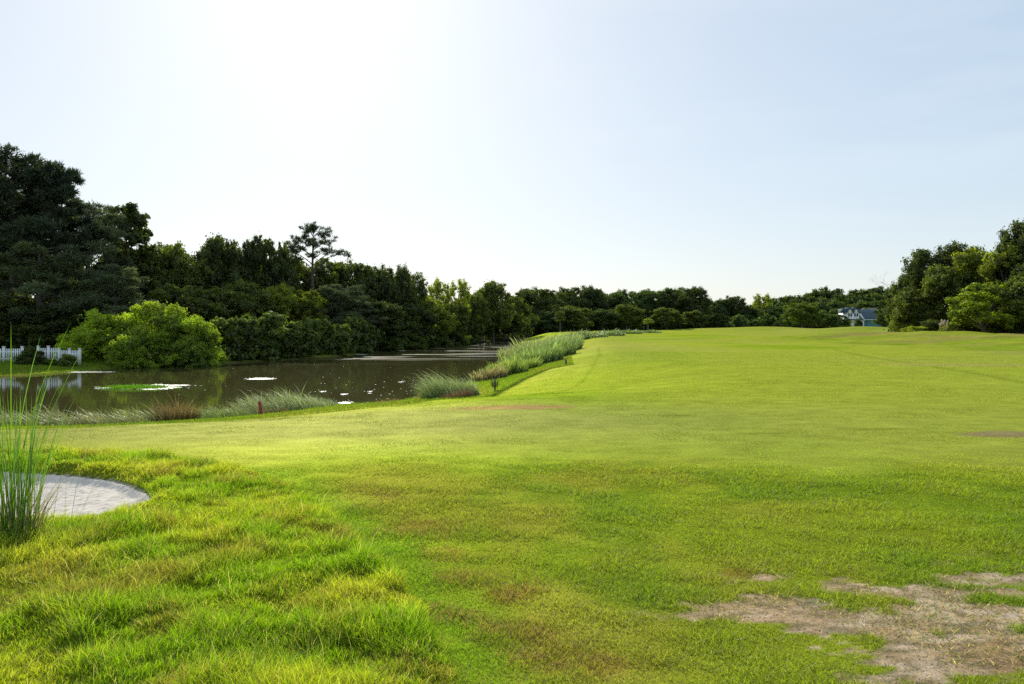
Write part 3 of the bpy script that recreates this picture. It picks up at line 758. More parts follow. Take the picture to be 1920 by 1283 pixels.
DK = (.52, .56, .62); MD = (.85, .88, .75); LT = (1.55, 1.5, .8); GY = (1.15, 1.12, 1.05); YL = (2.2, 2.1, .8)
FAR_HAZE = (.58, .72, .95)  # aerial haze painted into far foliage as a bluish tint
GB = 'trees along the pond bank'
bank = [
    ('pine_tree', 'pine0', -40, 300, 190, 74, 'large dark pine cut by the left edge of the view', DK, 0),
    ('pine_tree', 'pine0', 25, 288, 170, 72, 'tallest pine on the far left, its dark trunk standing above the fence', DK, 1.3),
    ('pine_tree', 'pine1', 105, 312, 125, 74, 'broad dark pine beside the tallest one, above the fence end', DK, 2.2),
    ('pine_tree', 'droop', 165, 384, 140, 77, 'grey green pine with drooping boughs, right of the two tallest pines', GY, .4),
    ('pine_tree', 'droop', 75, 455, 170, 70, 'lower grey green pine with feathery boughs in front of the tallest pines', GY, 2.9),
    ('pine_tree', 'droop', 215, 500, 130, 72, 'low feathery pine directly behind the bright green bush', GY, 4.0),
    ('evergreen_tree', 'upright', 238, 386, 82, 82, 'narrow black-green tree standing up behind the drooping pine', DK, 1.1),
    ('broadleaf_tree', 'broad0', 268, 462, 80, 84, 'dark broadleaf tree at the foot of the narrow black-green tree', DK, .3),
    ('broadleaf_tree', 'broad1', 315, 458, 105, 84, 'rounded green broadleaf tree behind the top of the bright bush', MD, .9),
    ('broadleaf_tree', 'broad2', 365, 480, 80, 86, 'lower olive broadleaf tree between two taller ones behind the bush', MD, 2.0),
    ('broadleaf_tree', 'broad3', 414, 445, 88, 88, 'tall dark broadleaf tree over the right end of the bright bush', DK, 3.1),
    ('broadleaf_tree', 'sparse0', 452, 462, 60, 90, 'thin crowned tree with sky gaps, right of the tall dark one', DK, 4.4),
    ('broadleaf_tree', 'broad4', 487, 447, 78, 91, 'dark tree with a pointed tuft, second left of the lone pine', DK, 5.0),
    ('broadleaf_tree', 'sparse1', 527, 457, 60, 92, 'airy dark tree touching the lone pine on its left', DK, .8),
    ('lone_pine', 'lone', 586, 419, 112, 96, 'lone tall pine with open flat crown and bare trunk against the sky', (.7, .72, .75), 0),
    ('broadleaf_tree', 'broad0', 560, 488, 90, 99, 'olive broadleaf tree behind the trunk of the lone pine', MD, 1.9),
    ('broadleaf_tree', 'broad2', 612, 487, 80, 101, 'broadleaf tree immediately right of the lone pine trunk', MD, 3.3),
    ('dome_tree', 'dome0', 655, 491, 92, 104, 'broad black-green dome tree, first dark one right of the lone pine', DK, .2),
    ('dome_tree', 'dome1', 700, 500, 70, 107, 'dark dome tree in the middle of the black-green group', DK, 1.2),
    ('dome_tree', 'dome2', 735, 501, 62, 110, 'dark round tree, right end of the black-green group', DK, 2.0),
    ('broadleaf_tree', 'sparse0', 778, 511, 52, 116, 'dark ragged tree with sky gaps between the dark group and pale trees', DK, 2.7),
    ('broadleaf_tree', 'sparse1', 822, 524, 46, 124, 'small light green tree, left one of a pair with thin crowns', LT, 3.9),
    ('broadleaf_tree', 'sparse0', 860, 525, 46, 128, 'small light green tree, right one of a pair with thin crowns', LT, .5),
    ('broadleaf_tree', 'broad1', 892, 552, 52, 134, 'low green tree in the dip beside the pair of thin crowned trees', MD, 1.5),
    ('broadleaf_tree', 'broad3', 925, 529, 62, 140, 'green tree with a rounded knob top above the far end of the pond', MD, 2.6),
    ('broadleaf_tree', 'broad4', 962, 556, 52, 150, 'low green tree just right of the knob topped tree', MD, 3.7),
]
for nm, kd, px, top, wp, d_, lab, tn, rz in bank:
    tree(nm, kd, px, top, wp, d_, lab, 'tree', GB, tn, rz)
# second row in front, lower
front = [
    ('broadleaf_tree', 'broad1', 20, 560, 120, 69, 'dark shaded tree behind the white fence and clipped bush', DK, 1.0),
    ('broadleaf_tree', 'broad2', 115, 580, 110, 69, 'low shaded green tree above the end of the fence', DK, 2.0),
    ('broadleaf_tree', 'broad4', 330, 535, 110, 78, 'olive green tree just above the bright bush', MD, 3.0),
    ('broadleaf_tree', 'broad0', 405, 545, 100, 80, 'shaded tree rising behind the right half of the bright bush', MD, 4.0),
    ('broadleaf_tree', 'broad3', 462, 530, 95, 84, 'mid green tree at the right of the bright bush', MD, 5.0),
    ('broadleaf_tree', 'broad1', 520, 535, 80, 88, 'tree with yellow green sunlit leaves left of the lone pine trunk', LT, .2),
    ('broadleaf_tree', 'broad2', 572, 545, 70, 90, 'sunlit yellow green tree at the foot of the lone pine', LT, 1.1),
    ('pine_tree', 'droop', 640, 535, 110, 93, 'grey feathery pine in front of the black-green dome trees', GY, 1.8),
    ('broadleaf_tree', 'broad0', 710, 565, 90, 98, 'dark tree low against the water below the dome trees', DK, 2.5),
    ('broadleaf_tree', 'broad4', 770, 570, 75, 108, 'deep green tree at the water, left of the yellow green one', DK, 3.4),
    ('broadleaf_tree', 'broad3', 815, 562, 62, 115, 'yellow green tree low on the bank under the thin crowned pair', LT, 4.1),
    ('broadleaf_tree', 'broad1', 850, 572, 60, 122, 'mid green tree near the pond end behind the low shrubs', MD, 5.2),
    ('broadleaf_tree', 'broad2', 900, 580, 55, 138, 'low dark tree behind the wooden pole', DK, .6),
    ('broadleaf_tree', 'broad0', 945, 580, 60, 150, 'dark tree just right of the wooden pole', DK, 1.6),
]
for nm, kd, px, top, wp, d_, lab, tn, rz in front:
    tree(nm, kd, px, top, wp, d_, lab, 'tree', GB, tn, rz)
# far trees beyond the fairway
GF = 'trees beyond the far end of the fairway'
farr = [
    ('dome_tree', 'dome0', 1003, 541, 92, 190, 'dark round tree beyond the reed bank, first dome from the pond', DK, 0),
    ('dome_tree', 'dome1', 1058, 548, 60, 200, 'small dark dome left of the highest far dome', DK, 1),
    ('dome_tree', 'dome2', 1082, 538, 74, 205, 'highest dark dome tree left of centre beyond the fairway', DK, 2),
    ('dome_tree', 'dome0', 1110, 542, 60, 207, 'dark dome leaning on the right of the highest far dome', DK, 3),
    ('dome_tree', 'dome1', 1145, 549, 62, 215, 'lower hazy dome where the far skyline dips', FAR_HAZE, 4),
    ('dome_tree', 'dome2', 1182, 545, 60, 220, 'hazy dome tree, second after the skyline dip', FAR_HAZE, 5),
    ('dome_tree', 'dome0', 1222, 544, 60, 224, 'hazy dome tree in the middle of the level far skyline', FAR_HAZE, .5),
    ('dome_tree', 'dome1', 1260, 541, 58, 224, 'dark dome next to the big rounded one at the end of the level skyline', FAR_HAZE, 1.5),
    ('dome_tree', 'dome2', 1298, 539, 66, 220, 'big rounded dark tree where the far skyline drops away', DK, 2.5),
    ('dome_tree', 'dome0', 1346, 562, 48, 235, 'small far tree in the lowest part of the skyline', FAR_HAZE, 3.5),
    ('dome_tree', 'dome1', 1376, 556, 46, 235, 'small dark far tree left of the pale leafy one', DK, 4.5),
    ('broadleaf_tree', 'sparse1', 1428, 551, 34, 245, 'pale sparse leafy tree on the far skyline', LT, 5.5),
    ('broadleaf_tree', 'broad1', 1452, 575, 60, 240, 'green tree right below the pale sparse leafy tree', FAR_HAZE, .7),
    ('broadleaf_tree', 'broad3', 1400, 578, 60, 235, 'shaded tree left below the pale sparse leafy tree', FAR_HAZE, .9),
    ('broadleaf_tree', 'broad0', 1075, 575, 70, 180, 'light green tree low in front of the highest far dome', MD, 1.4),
    ('broadleaf_tree', 'broad2', 1025, 585, 60, 178, 'dark green tree low behind the reed bank', FAR_HAZE, 2.1),
    ('broadleaf_tree', 'broad4', 1130, 580, 70, 190, 'dark tree low behind the white marker', FAR_HAZE, 2.9),
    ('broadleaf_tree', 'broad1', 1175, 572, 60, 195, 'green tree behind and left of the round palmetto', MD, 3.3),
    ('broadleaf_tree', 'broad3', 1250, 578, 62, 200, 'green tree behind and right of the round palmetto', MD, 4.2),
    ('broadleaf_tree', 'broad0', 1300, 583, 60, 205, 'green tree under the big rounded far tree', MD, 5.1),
    ('broadleaf_tree', 'broad2', 1345, 588, 60, 210, 'low green tree under the lowest part of the skyline', FAR_HAZE, .1),
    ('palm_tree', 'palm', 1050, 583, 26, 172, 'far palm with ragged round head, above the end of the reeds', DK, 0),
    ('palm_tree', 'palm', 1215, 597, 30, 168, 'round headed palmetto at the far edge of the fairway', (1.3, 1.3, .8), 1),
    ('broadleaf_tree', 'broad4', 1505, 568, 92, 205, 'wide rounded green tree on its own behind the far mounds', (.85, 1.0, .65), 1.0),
    ('broadleaf_tree', 'broad1', 1548, 588, 50, 208, 'low tree between the rounded tree and the teal house', FAR_HAZE, 2.2),
    ('broadleaf_tree', 'broad3', 1573, 590, 34, 215, 'small dark tree touching the left side of the teal house', FAR_HAZE, 2.6),
    ('broadleaf_tree', 'broad0', 1666, 577, 46, 185, 'dark leafy tree covering the right end of the teal house', FAR_HAZE, 4.0),
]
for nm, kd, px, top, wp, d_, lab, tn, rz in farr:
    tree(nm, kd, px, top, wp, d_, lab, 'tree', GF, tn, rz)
# right hand cluster
GR = 'trees behind the right hand mound'
right = [
    ('oak_tree', 'dome1', 1745, 468, 90, 118, 'dark tree forming the left shoulder of the big cluster', DK, 0),
    ('oak_tree', 'dome2', 1712, 512, 60, 122, 'dark tree at the low left end of the big cluster', DK, .6),
    ('oak_tree', 'dome0', 1805, 458, 74, 116, 'dark tree topping the middle of the big cluster', DK, 1.2),
    ('oak_tree', 'broad1', 1830, 468, 84, 110, 'green sunlit tree in the middle of the big cluster', LT, 2.2),
    ('oak_tree', 'broad3', 1775, 500, 90, 110, 'mid green tree below the dark left shoulder of the cluster', MD, 3.0),
    ('oak_tree', 'broad4', 1720, 545, 80, 112, 'low green tree at the left foot of the big cluster', MD, 4.4),
    ('oak_tree', 'broad0', 1885, 462, 76, 104, 'sunlit tree with gaps beside the tallest dark tree', LT, 5.0),
    ('oak_tree', 'dome1', 1925, 417, 90, 104, 'tallest dark tree rising at the right edge', DK, .9),
    ('oak_tree', 'broad2', 1845, 532, 110, 96, 'bright leafed tree spreading low in front of the cluster', (1.45, 1.55, .7), 1.7),
    ('oak_tree', 'broad4', 1925, 520, 110, 94, 'shaded tree with leaning trunk at the right edge', MD, 2.6),
    ('oak_tree', 'broad0', 1975, 480, 120, 96, 'large shaded tree cut by the right edge', DK, 3.5),
    ('oak_tree', 'dome2', 1690, 555, 50, 130, 'small dark tree between the bare branches and the cluster', DK, 3.0),
]
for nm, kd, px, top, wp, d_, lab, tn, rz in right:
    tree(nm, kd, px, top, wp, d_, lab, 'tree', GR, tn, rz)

# bushes
def bush(px, top, wp, d_, lab, tn, kd='bushy0', rz=0, group='bushes', mat=None, name='bush', base=None):
    o = tree(name, kd, px, top, wp, d_, lab, 'bush', group, tn, rz)
    return o
for kd in ('bushy0', 'bushy1'):       # sunlit willow-like foliage gets its own material slot copy
    t_, c_, zm, wx = VAR[kd]
    c2 = c_.copy(); c2.materials[0] = M['bright']; VAR[kd + 'b'] = (t_, c2, zm, wx)
GW = 'bright green bushes on the far bank'
bush(302, 570, 160, 64, 'large bright yellow green dome bush overhanging the pond', (1, 1, 1), 'bushy0b', .3, GW)
bush(362, 592, 100, 63, 'right shoulder of bright foliage, lower bush beside the large dome', (.95, 1, 1), 'bushy1b', 1.3, GW)
bush(212, 586, 150, 65, 'sloping bright bush left of the large dome', (1.4, 1.4, 1.1), 'bushy1b', 2.3, GW)
bush(155, 612, 80, 66, 'small bright feathery bush nearest the fence end', (1.5, 1.5, 1.1), 'bushy0b', 3.1, GW)
bush(275, 624, 110, 61, 'lower bright bush in front, touching the water', (.9, 1, .8), 'bushy1b', 4.1, GW)
bush(350, 640, 90, 62, 'low green bush at the waterline, right of the front one', (.7, .8, .8), 'bushy0b', 5.0, GW)
GU = 'shrubs along the waterline'
for j, (px, top, wp, d_, lab) in enumerate([
    (430, 615, 80, 72, 'shaded shrub at the right foot of the bright bush'), (490, 612, 80, 75, 'shaded green shrub, second from the bright bush on the waterline'),
    (550, 618, 80, 79, 'dull green shrub at the water below the sunlit tree'), (610, 622, 70, 84, 'dark shrub at the water below the lone pine'),
    (660, 628, 70, 90, 'low dark shrub below the grey feathery pine'), (715, 628, 70, 97, 'low shrub beside the bright streak on the water'),
    (765, 620, 66, 106, 'rounded blue green shrub on the far shore'), (810, 614, 60, 115, 'largest rounded shrub near the end of the pond'),
    (848, 612, 52, 124, 'rounded shrub, second from the end of the pond'), (878, 620, 36, 132, 'last rounded shrub before the strip of lawn')]):
    bush(px, top, wp, d_, lab, (.75, .9, .85) if j % 2 else (.9, 1, .8), 'bushy%d' % (j % 2), j * 1.1, GU)
bush(58, 650, 42, 58.5, 'dark clipped round bush breaking the white fence', (.6, .65, .6), 'bushy0', 0, 'bushes by the white fence')
bush(128, 664, 30, 58.6, 'small spiky shrub in front of the end of the white fence', (1.1, 1.2, .8), 'bushy1', 1, 'bushes by the white fence')
bush(96, 674, 50, 58.8, 'very low hedge plant along the foot of the white fence', (.9, 1.1, .7), 'bushy0', 2, 'bushes by the white fence')
GH = 'shrubs at the foot of the right hand trees'
for px, top, wp, d_, lab, tn in [
    (1700, 594, 54, 112, 'light green shrub at the left foot of the cluster', LT), (1715, 612, 46, 104, 'bright low shrub on the mound edge, lowest of the cluster', YL),
    (1755, 600, 60, 104, 'black-green shrub under the left part of the cluster', DK), (1778, 607, 30, 99, 'clipped green shrub under the first pampas plumes', LT),
    (1815, 606, 50, 99, 'shaded shrub between the two pampas clumps', DK), (1870, 600, 60, 97, 'shaded shrub right of the second pampas clump', MD), (1915, 598, 60, 95, 'dark shrub at the right edge under the leaning trunk', DK)]:
    bush(px, top, wp, d_, lab, tn, 'bushy%d' % (px % 2), px * .1, GH)
bush(1610, 598, 14, 240, 'round dark bush in front of the porch of the teal house', DK, 'bushy1', 0, 'bushes by the teal house')
bush(1588, 603, 14, 242, 'small bush at the left corner of the porch', FAR_HAZE, 'bushy0', 0, 'bushes by the teal house')

# mass of woods and undergrowth that nobody could count
def mass(name, label, pts, n, size, mat, seed, tn=(1, 1, 1), sub=16):
    """pts: (px, top row, radius px, distance) -> lobes stacked from the ground to that row"""
    g_ = np.random.default_rng(seed); lobes = []
    for px, top, rp, d_ in pts:
        x, y = (px - 960) / F * d_, d_; z0 = gz(x, y); zt = EYE + (HY - top) / F * d_
        r_ = rp / F * d_; z = z0 + r_ * .4
        while True:
            z_ = min(z, zt - r_ * .7)
            lobes.append((x + g_.uniform(-.4, .4) * r_, y + g_.uniform(-.6, .9) * r_, z_, r_ * g_.uniform(.8, 1.15), r_, r_ * .72))
            if z_ < z: break
            z += r_ * .95
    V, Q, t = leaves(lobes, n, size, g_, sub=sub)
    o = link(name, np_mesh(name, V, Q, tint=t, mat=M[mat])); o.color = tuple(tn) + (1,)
    return tag(o, label, 'woodland', kind='stuff')
g_ = np.random.default_rng(5)
sky_x = [-80, 0, 60, 120, 180, 240, 300, 415, 480, 560, 650, 735, 800, 860, 925, 975]
sky_y = [430, 440, 450, 470, 480, 470, 468, 462, 462, 505, 515, 522, 545, 550, 555, 570]
pts = []
for px in range(-80, 985, 22):
    top = np.interp(px, sky_x, sky_y) + g_.uniform(8, 40); d_ = np.interp(px, [-80, 300, 600, 800, 985], [82, 92, 108, 128, 168]) + g_.uniform(0, 5)
    pts.append((px + g_.uniform(-8, 8), top, g_.uniform(15, 24), d_))
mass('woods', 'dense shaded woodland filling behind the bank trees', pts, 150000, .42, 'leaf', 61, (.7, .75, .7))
pts = []
for px in list(range(-60, 130, 20)) + list(range(400, 890, 15)):
    sh = np.interp(px, [-60, 130, 235, 440, 560, 640, 700, 780, 860, 900], [68, 68, 66, 69, 75, 81, 94, 108, 130, 140]) + g_.uniform(-.6, 2.2)
    base_top = np.interp(px, [-60, 130, 300, 600, 900], [590, 600, 600, 595, 600])
    pts.append((px, base_top + g_.uniform(-10, 25), g_.uniform(12, 20), sh))
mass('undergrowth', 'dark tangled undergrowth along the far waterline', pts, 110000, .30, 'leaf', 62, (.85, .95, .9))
pts = []
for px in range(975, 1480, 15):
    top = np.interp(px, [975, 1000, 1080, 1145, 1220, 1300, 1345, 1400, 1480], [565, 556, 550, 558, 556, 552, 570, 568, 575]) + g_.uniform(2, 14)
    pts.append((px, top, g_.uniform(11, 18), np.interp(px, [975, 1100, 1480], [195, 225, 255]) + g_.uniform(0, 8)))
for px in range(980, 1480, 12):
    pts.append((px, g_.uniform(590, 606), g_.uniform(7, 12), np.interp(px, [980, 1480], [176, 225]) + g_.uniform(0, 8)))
mass('forest', 'continuous dark forest edge beyond the far end of the fairway', pts, 150000, .5, 'leaf', 63, FAR_HAZE)
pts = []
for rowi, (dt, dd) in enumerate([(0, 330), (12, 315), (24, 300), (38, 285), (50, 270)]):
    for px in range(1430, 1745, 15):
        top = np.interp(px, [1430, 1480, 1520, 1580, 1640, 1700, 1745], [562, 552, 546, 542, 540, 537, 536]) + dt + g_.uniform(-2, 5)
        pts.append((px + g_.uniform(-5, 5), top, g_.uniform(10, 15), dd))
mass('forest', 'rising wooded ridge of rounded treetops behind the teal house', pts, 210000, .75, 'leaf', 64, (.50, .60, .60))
pts = [(px, np.interp(px, [1690, 1750, 1820, 1990], [560, 510, 500, 480]) + g_.uniform(0, 30), g_.uniform(16, 26), 122 + g_.uniform(0, 6)) for px in range(1690, 2020, 18)]
mass('woods', 'shaded woodland behind the big cluster of oaks', pts, 60000, .42, 'leaf', 65, (.7, .75, .7))

# bare branched tree
def bare_tree():
    d_ = 140; x, y = (1706 - 960) / F * d_, d_; z0 = gz(x, y)
    g2 = np.random.default_rng(3); parts = []
    def grow(p, dr, L_, r_, lv):
        q_ = p + dr * L_; parts.append(tube([p, (p + q_) / 2 + g2.normal(0, .05 * L_, 3), q_], [r_, r_ * .8, r_ * .6], 5))
        if lv:
            for _ in range(3):
                d2 = dr + g2.normal(0, .45, 3); d2[2] = abs(d2[2]) * .8 + .1; d2 /= np.linalg.norm(d2); grow(q_, d2, L_ * .68, r_ * .45, lv - 1)
    H_ = (EYE + (HY - 512) / F * d_ - z0)
    grow(np.array([0, 0, -.3]), np.array([-.08, 0, 1.0]), H_ * .47, .12, 4)
    V, Q = join(parts); root = empty('bare_tree', (x, y, z0), 'pale leafless branches against the sky left of the cluster', 'tree')
    nb = len(parts[0][1]); v0 = len(parts[0][0])
    link('trunk', np_mesh('trunk', V[:v0], Q[:nb], mat=M['palebark'], smooth=True), root)
    link('branches', np_mesh('branches', V[v0:], Q[nb:] - v0, mat=M['palebark'], smooth=True), root)
M['palebark'] = simple_mat('pale_bark', (.42, .38, .36), .9, .15, 3)
bare_tree()

# pampas grass
for px, py, lab in [(1775, 622, 'pampas grass with a fan of pinkish plumes, left of two'), (1850, 622, 'pampas grass with scattered cream plumes, right of two')]:
    d_ = 98; x, y = (px - 960) / F * d_, d_; z0 = gz(x, y)
    root = empty('pampas_grass', (x, y, z0), lab, 'pampas grass', 'pampas grass under the trees')
    n = 700; a = rng.uniform(0, 2 * np.pi, n)
    P = np.stack([.4 * np.cos(a), .3 * np.sin(a), np.zeros(n)], 1)
    V, Q, T, C = blades(P, rng.uniform(.6, 1.4, n), np.full(n, .03), rng.uniform(.4, 1.1, n), np.array([.14, .2, .05]) * rng.uniform(.6, 1.3, (n, 1)), 4, a)
    link('blades', np_mesh('blades', V, Q, T, C, mat=M['reed']), root)
    for j in range(9):
        a_ = rng.uniform(0, 6.28); le = rng.uniform(.1, .9); hh = rng.uniform(1.4, 2.1) if px < 1800 else rng.uniform(.8, 2.3)
        p1 = np.array([math.cos(a_) * le, math.sin(a_) * le * .6, hh])
        tp_ = p1 + np.array([math.cos(a_) * .2, 0, .42])
        V, Q = tube([p1 - (0, 0, .1), p1 + (tp_ - p1) * .35, p1 + (tp_ - p1) * .7, tp_], [.03, .12, .09, .01], 7)
        pl = link('plume', np_mesh('plume', V, Q, mat=M['plume'], smooth=True), root)
        V, Q = tube([(0, 0, 0), p1 * .5 + np.array([0, 0, .1]), p1], [.012, .01, .008], 4)
        link('stalk', np_mesh('stalk', V, Q, mat=M['plume']), pl)

# ------------------------------------------------------------------ small built things
def box(V, Q, x0, x1, y0, y1, z0, z1):
    o_ = len(V); V += [(x0, y0, z0), (x1, y0, z0), (x1, y1, z0), (x0, y1, z0), (x0, y0, z1), (x1, y0, z1), (x1, y1, z1), (x0, y1, z1)]
    Q += [(o_, o_ + 3, o_ + 2, o_ + 1), (o_ + 4, o_ + 5, o_ + 6, o_ + 7), (o_, o_ + 1, o_ + 5, o_ + 4), (o_ + 1, o_ + 2, o_ + 6, o_ + 5), (o_ + 2, o_ + 3, o_ + 7, o_ + 6), (o_ + 3, o_, o_ + 4, o_ + 7)]
def boxes(name, lst, mat, parent, bev=0.0):
    V, Q = [], []
    for b_ in lst: box(V, Q, *b_)
    o = link(name, np_mesh(name, np.array(V, float), Q, mat=M[mat]), parent)
    if bev:
        m_ = o.modifiers.new('bevel', 'BEVEL'); m_.width = bev; m_.segments = 2
    return o
def fence(px0, px1, d0, d1, label, tall, posts):
    x0, x1 = (px0 - 960) / F * d0, (px1 - 960) / F * d1
    L_ = math.hypot(x1 - x0, d1 - d0); rz = math.atan2(d1 - d0, x1 - x0)
    z0 = min(gz(x0, d0), gz(x1, d1)); root = empty('picket_fence', (x0, d0, z0), label, 'fence', 'white picket fences across the pond', rz)
    n = int(L_ / .16); pk = [(j * .16, j * .16 + .085, -.03, -.008, .08, tall) for j in range(n)]
    boxes('pickets', pk, 'white', root)
    boxes('rail', [(0, L_, .0, .04, .2, .3)], 'white', root); boxes('rail', [(0, L_, .0, .04, tall - .3, tall - .2)], 'white', root)
    for f_ in posts:
        boxes('post', [(f_ * L_ - .07, f_ * L_ + .07, -.09, .07, -.1, tall + .12), (f_ * L_ - .09, f_ * L_ + .09, -.11, .09, tall + .12, tall + .17)], 'white', root)
fence(-60, 42, 60.2, 60.2, 'shaded bluish stretch of white picket fence left of the clipped bush', 1.0, (0, .33, .66, 1))
fence(72, 110, 60.4, 60.4, 'sunny stretch of white picket fence right of the clipped bush', 1.15, (0, .5))
fence(111, 150, 60.4, 60.0, 'end stretch of white picket fence by the spiky shrub', 1.1, (0, .5, 1))

# cottage at the left edge
def gable_house(root, w_, dp, hw, hr, wall, roof, ridge_x=True, ov=.3):
    """walls with gables, roof slabs; ridge along x if ridge_x"""
    if ridge_x:
        V = [(-w_/2, -dp/2, 0), (w_/2, -dp/2, 0), (w_/2, dp/2, 0), (-w_/2, dp/2, 0), (-w_/2, -dp/2, hw), (w_/2, -dp/2, hw), (w_/2, dp/2, hw), (-w_/2, dp/2, hw), (-w_/2, 0, hr), (w_/2, 0, hr)]
        Q = [(0, 1, 5, 4), (2, 3, 7, 6), (1, 2, 6, 5), (3, 0, 4, 7)]; T = [(4, 7, 8), (6, 5, 9)]
        T = [(7, 4, 8), (5, 6, 9)]
    else:
        V = [(-w_/2, -dp/2, 0), (w_/2, -dp/2, 0), (w_/2, dp/2, 0), (-w_/2, dp/2, 0), (-w_/2, -dp/2, hw), (w_/2, -dp/2, hw), (w_/2, dp/2, hw), (-w_/2, dp/2, hw), (0, -dp/2, hr), (0, dp/2, hr)]
        Q = [(0, 1, 5, 4), (2, 3, 7, 6), (1, 2, 6, 5), (3, 0, 4, 7)]; T = [(4, 5, 8), (6, 7, 9)]
    link('wall', np_mesh('wall', np.array(V, float), Q, T, mat=M[wall]), root)
    t = .15; k2 = (hr - hw) / ((dp if ridge_x else w_) / 2)
    V, Q = [], []
    for s2 in (-1, 1):
        e = (dp if ridge_x else w_) / 2 + ov; l_ = (w_ if ridge_x else dp) / 2 + ov; ze = hr - k2 * e + .03; o_ = len(V)
        P4 = [(-l_, s2 * e, ze), (l_, s2 * e, ze), (l_, 0, hr + .03), (-l_, 0, hr + .03)]
        P4 = P4 + [(a_, b_, c_ + t) for a_, b_, c_ in P4]
        V += [(a_, b_, c_) if ridge_x else (b_, a_, c_) for a_, b_, c_ in P4]
        Q += [(o_, o_+1, o_+2, o_+3), (o_+4, o_+5, o_+6, o_+7), (o_, o_+1, o_+5, o_+4), (o_+1, o_+2, o_+6, o_+5), (o_+3, o_, o_+4, o_+7)]
    link('roof', np_mesh('roof', np.array(V, float), Q, mat=M[roof]), root)
d_ = 74; x = (-38 - 960) / F * d_
root = empty('cottage', (x, d_, gz(x, d_)), 'pale grey cottage corner behind the fence at the left edge', 'house')
gable_house(root, 5.0, 6, 1.9, 3.0, 'white', 'roof2', False)
boxes('window', [(.6, 1.5, -3.05, -3.01, .8, 1.6)], 'glass', root)

# teal house
def teal_house():
    d_ = 262; k2 = d_ / F; cx = (1618 - 960) * k2; z0 = gz(cx, d_)
    H0 = EYE - z0
    root = empty('teal_house', (cx, d_, z0), 'teal two storey house with white gabled front beyond the mounds', 'house')
    def X(px): return (px - 1618) * k2
    def Z(py): return H0 + (HY - py) * k2
    # main body, roof slope facing the viewer
    x0, x1 = X(1619), X(1653); zb, ze, zr = 0, Z(599), Z(582)
    V = [(x0, 0, 0), (x1, 0, 0), (x1, 9, 0), (x0, 9, 0), (x0, 0, ze), (x1, 0, ze), (x1, 9, ze), (x0, 9, ze), (x0, 4.5, zr), (x1, 4.5, zr)]
    link('wall', np_mesh('wall', np.array(V, float), [(0, 1, 5, 4), (2, 3, 7, 6), (1, 2, 6, 5), (3, 0, 4, 7)], [(7, 4, 8), (5, 6, 9)], mat=M['teal']), root)
    o = .35
    V = [(x0 - .2, -o, ze - .12), (x1 + o, -o, ze - .12), (x1 + o, 4.5, zr + .1), (x0 - .2, 4.5, zr + .1), (x1 + o, 9 + o, ze - .12), (x0 - .2, 9 + o, ze - .12)]
    V += [(a_, b_, c_ + .18) for a_, b_, c_ in V]
    link('roof', np_mesh('roof', np.array(V, float), [(0, 1, 2, 3), (3, 2, 4, 5), (6, 7, 8, 9), (9, 8, 10, 11), (0, 1, 7, 6), (1, 2, 8, 7), (2, 4, 10, 8), (4, 5, 11, 10), (0, 3, 9, 6), (3, 5, 11, 9)], mat=M['roof']), root)
    boxes('fascia', [(x0 - .1, x1 + o, -o - .08, -o - .02, ze - .2, ze - .02)], 'white', root)
    # white two storey front with twin gables
    f0, f1 = X(1586), X(1608); fz = Z(586)
    boxes('front_wall', [(f0, f1, -1.0, 6, 0, fz)], 'white', root)
    boxes('roof', [(f0 - .1, f1 + .6, .8, 6.2, fz + .01, Z(579))], 'roof', root)
    for a_, b_ in ((1586, 1597), (1597.5, 1608)):
        xa, xb = X(a_), X(b_); xm = (xa + xb) / 2; zt = Z(578)
        gb = link('gable', np_mesh('gable', np.array([(xa, -1.02, fz), (xb, -1.02, fz), (xm, -1.02, zt), (xa, 3, fz), (xb, 3, fz), (xm, 3, zt)], float), [(0, 3, 4, 1), (1, 4, 5, 2), (2, 5, 3, 0)], [(0, 1, 2), (4, 3, 5)], mat=M['white']), root)
        V = [(xa - .3, -1.4, fz - .35), (xm, -1.4, zt + .12), (xm, 3, zt + .12), (xa - .3, 3, fz - .35), (xb + .3, -1.4, fz - .35), (xb + .3, 3, fz - .35)]
        V += [(p, q2, r2 + .14) for p, q2, r2 in V]
        link('gable_roof', np_mesh('gable_roof', np.array(V, float), [(0, 1, 2, 3), (1, 4, 5, 2), (6, 7, 8, 9), (7, 10, 11, 8), (0, 1, 7, 6), (1, 4, 10, 7), (0, 3, 9, 6), (4, 5, 11, 10)], mat=M['roof']), gb)
        for wx_ in (-.38, .38):
            wd = boxes('window', [(xm + wx_ - .25, xm + wx_ + .25, -1.06, -1.02, fz - 1.35, fz - .35)], 'glass', root)
            boxes('sill', [(xm + wx_ - .40, xm + wx_ + .40, -1.12, -1.065, fz - 1.55, fz - 1.46)], 'white', wd)
    # porch
    pz = Z(600)
    boxes('porch_roof', [(X(1583), X(1611), -3.2, -1.05, pz, pz + .28)], 'roof', root)
    for q2 in (1584, 1591, 1599, 1607): boxes('porch_column', [(X(q2), X(q2) + .2, -3.0, -2.8, 0, pz)], 'white', root)
    boxes('door', [(X(1601), X(1601) + .95, -1.08, -1.02, .3, 2.3)], 'teal', root)
    # white raking gable board of the garage end
    V = [(X(1607), -.6, Z(586)), (X(1609.5), -.6, Z(584)), (X(1621), -.6, Z(601)), (X(1618.5), -.6, Z(602))]
    V = V + [(a_, -.45, c_) for a_, _, c_ in V]
    link('barge_board', np_mesh('barge_board', np.array(V, float), [(0, 1, 2, 3), (7, 6, 5, 4), (0, 3, 7, 4), (1, 5, 6, 2), (0, 4, 5, 1), (3, 2, 6, 7)], mat=M['white']), root)
    boxes('side_wall', [(X(1608.1), X(1619), -.4, 6, 0, Z(601))], 'white', root)
teal_house()
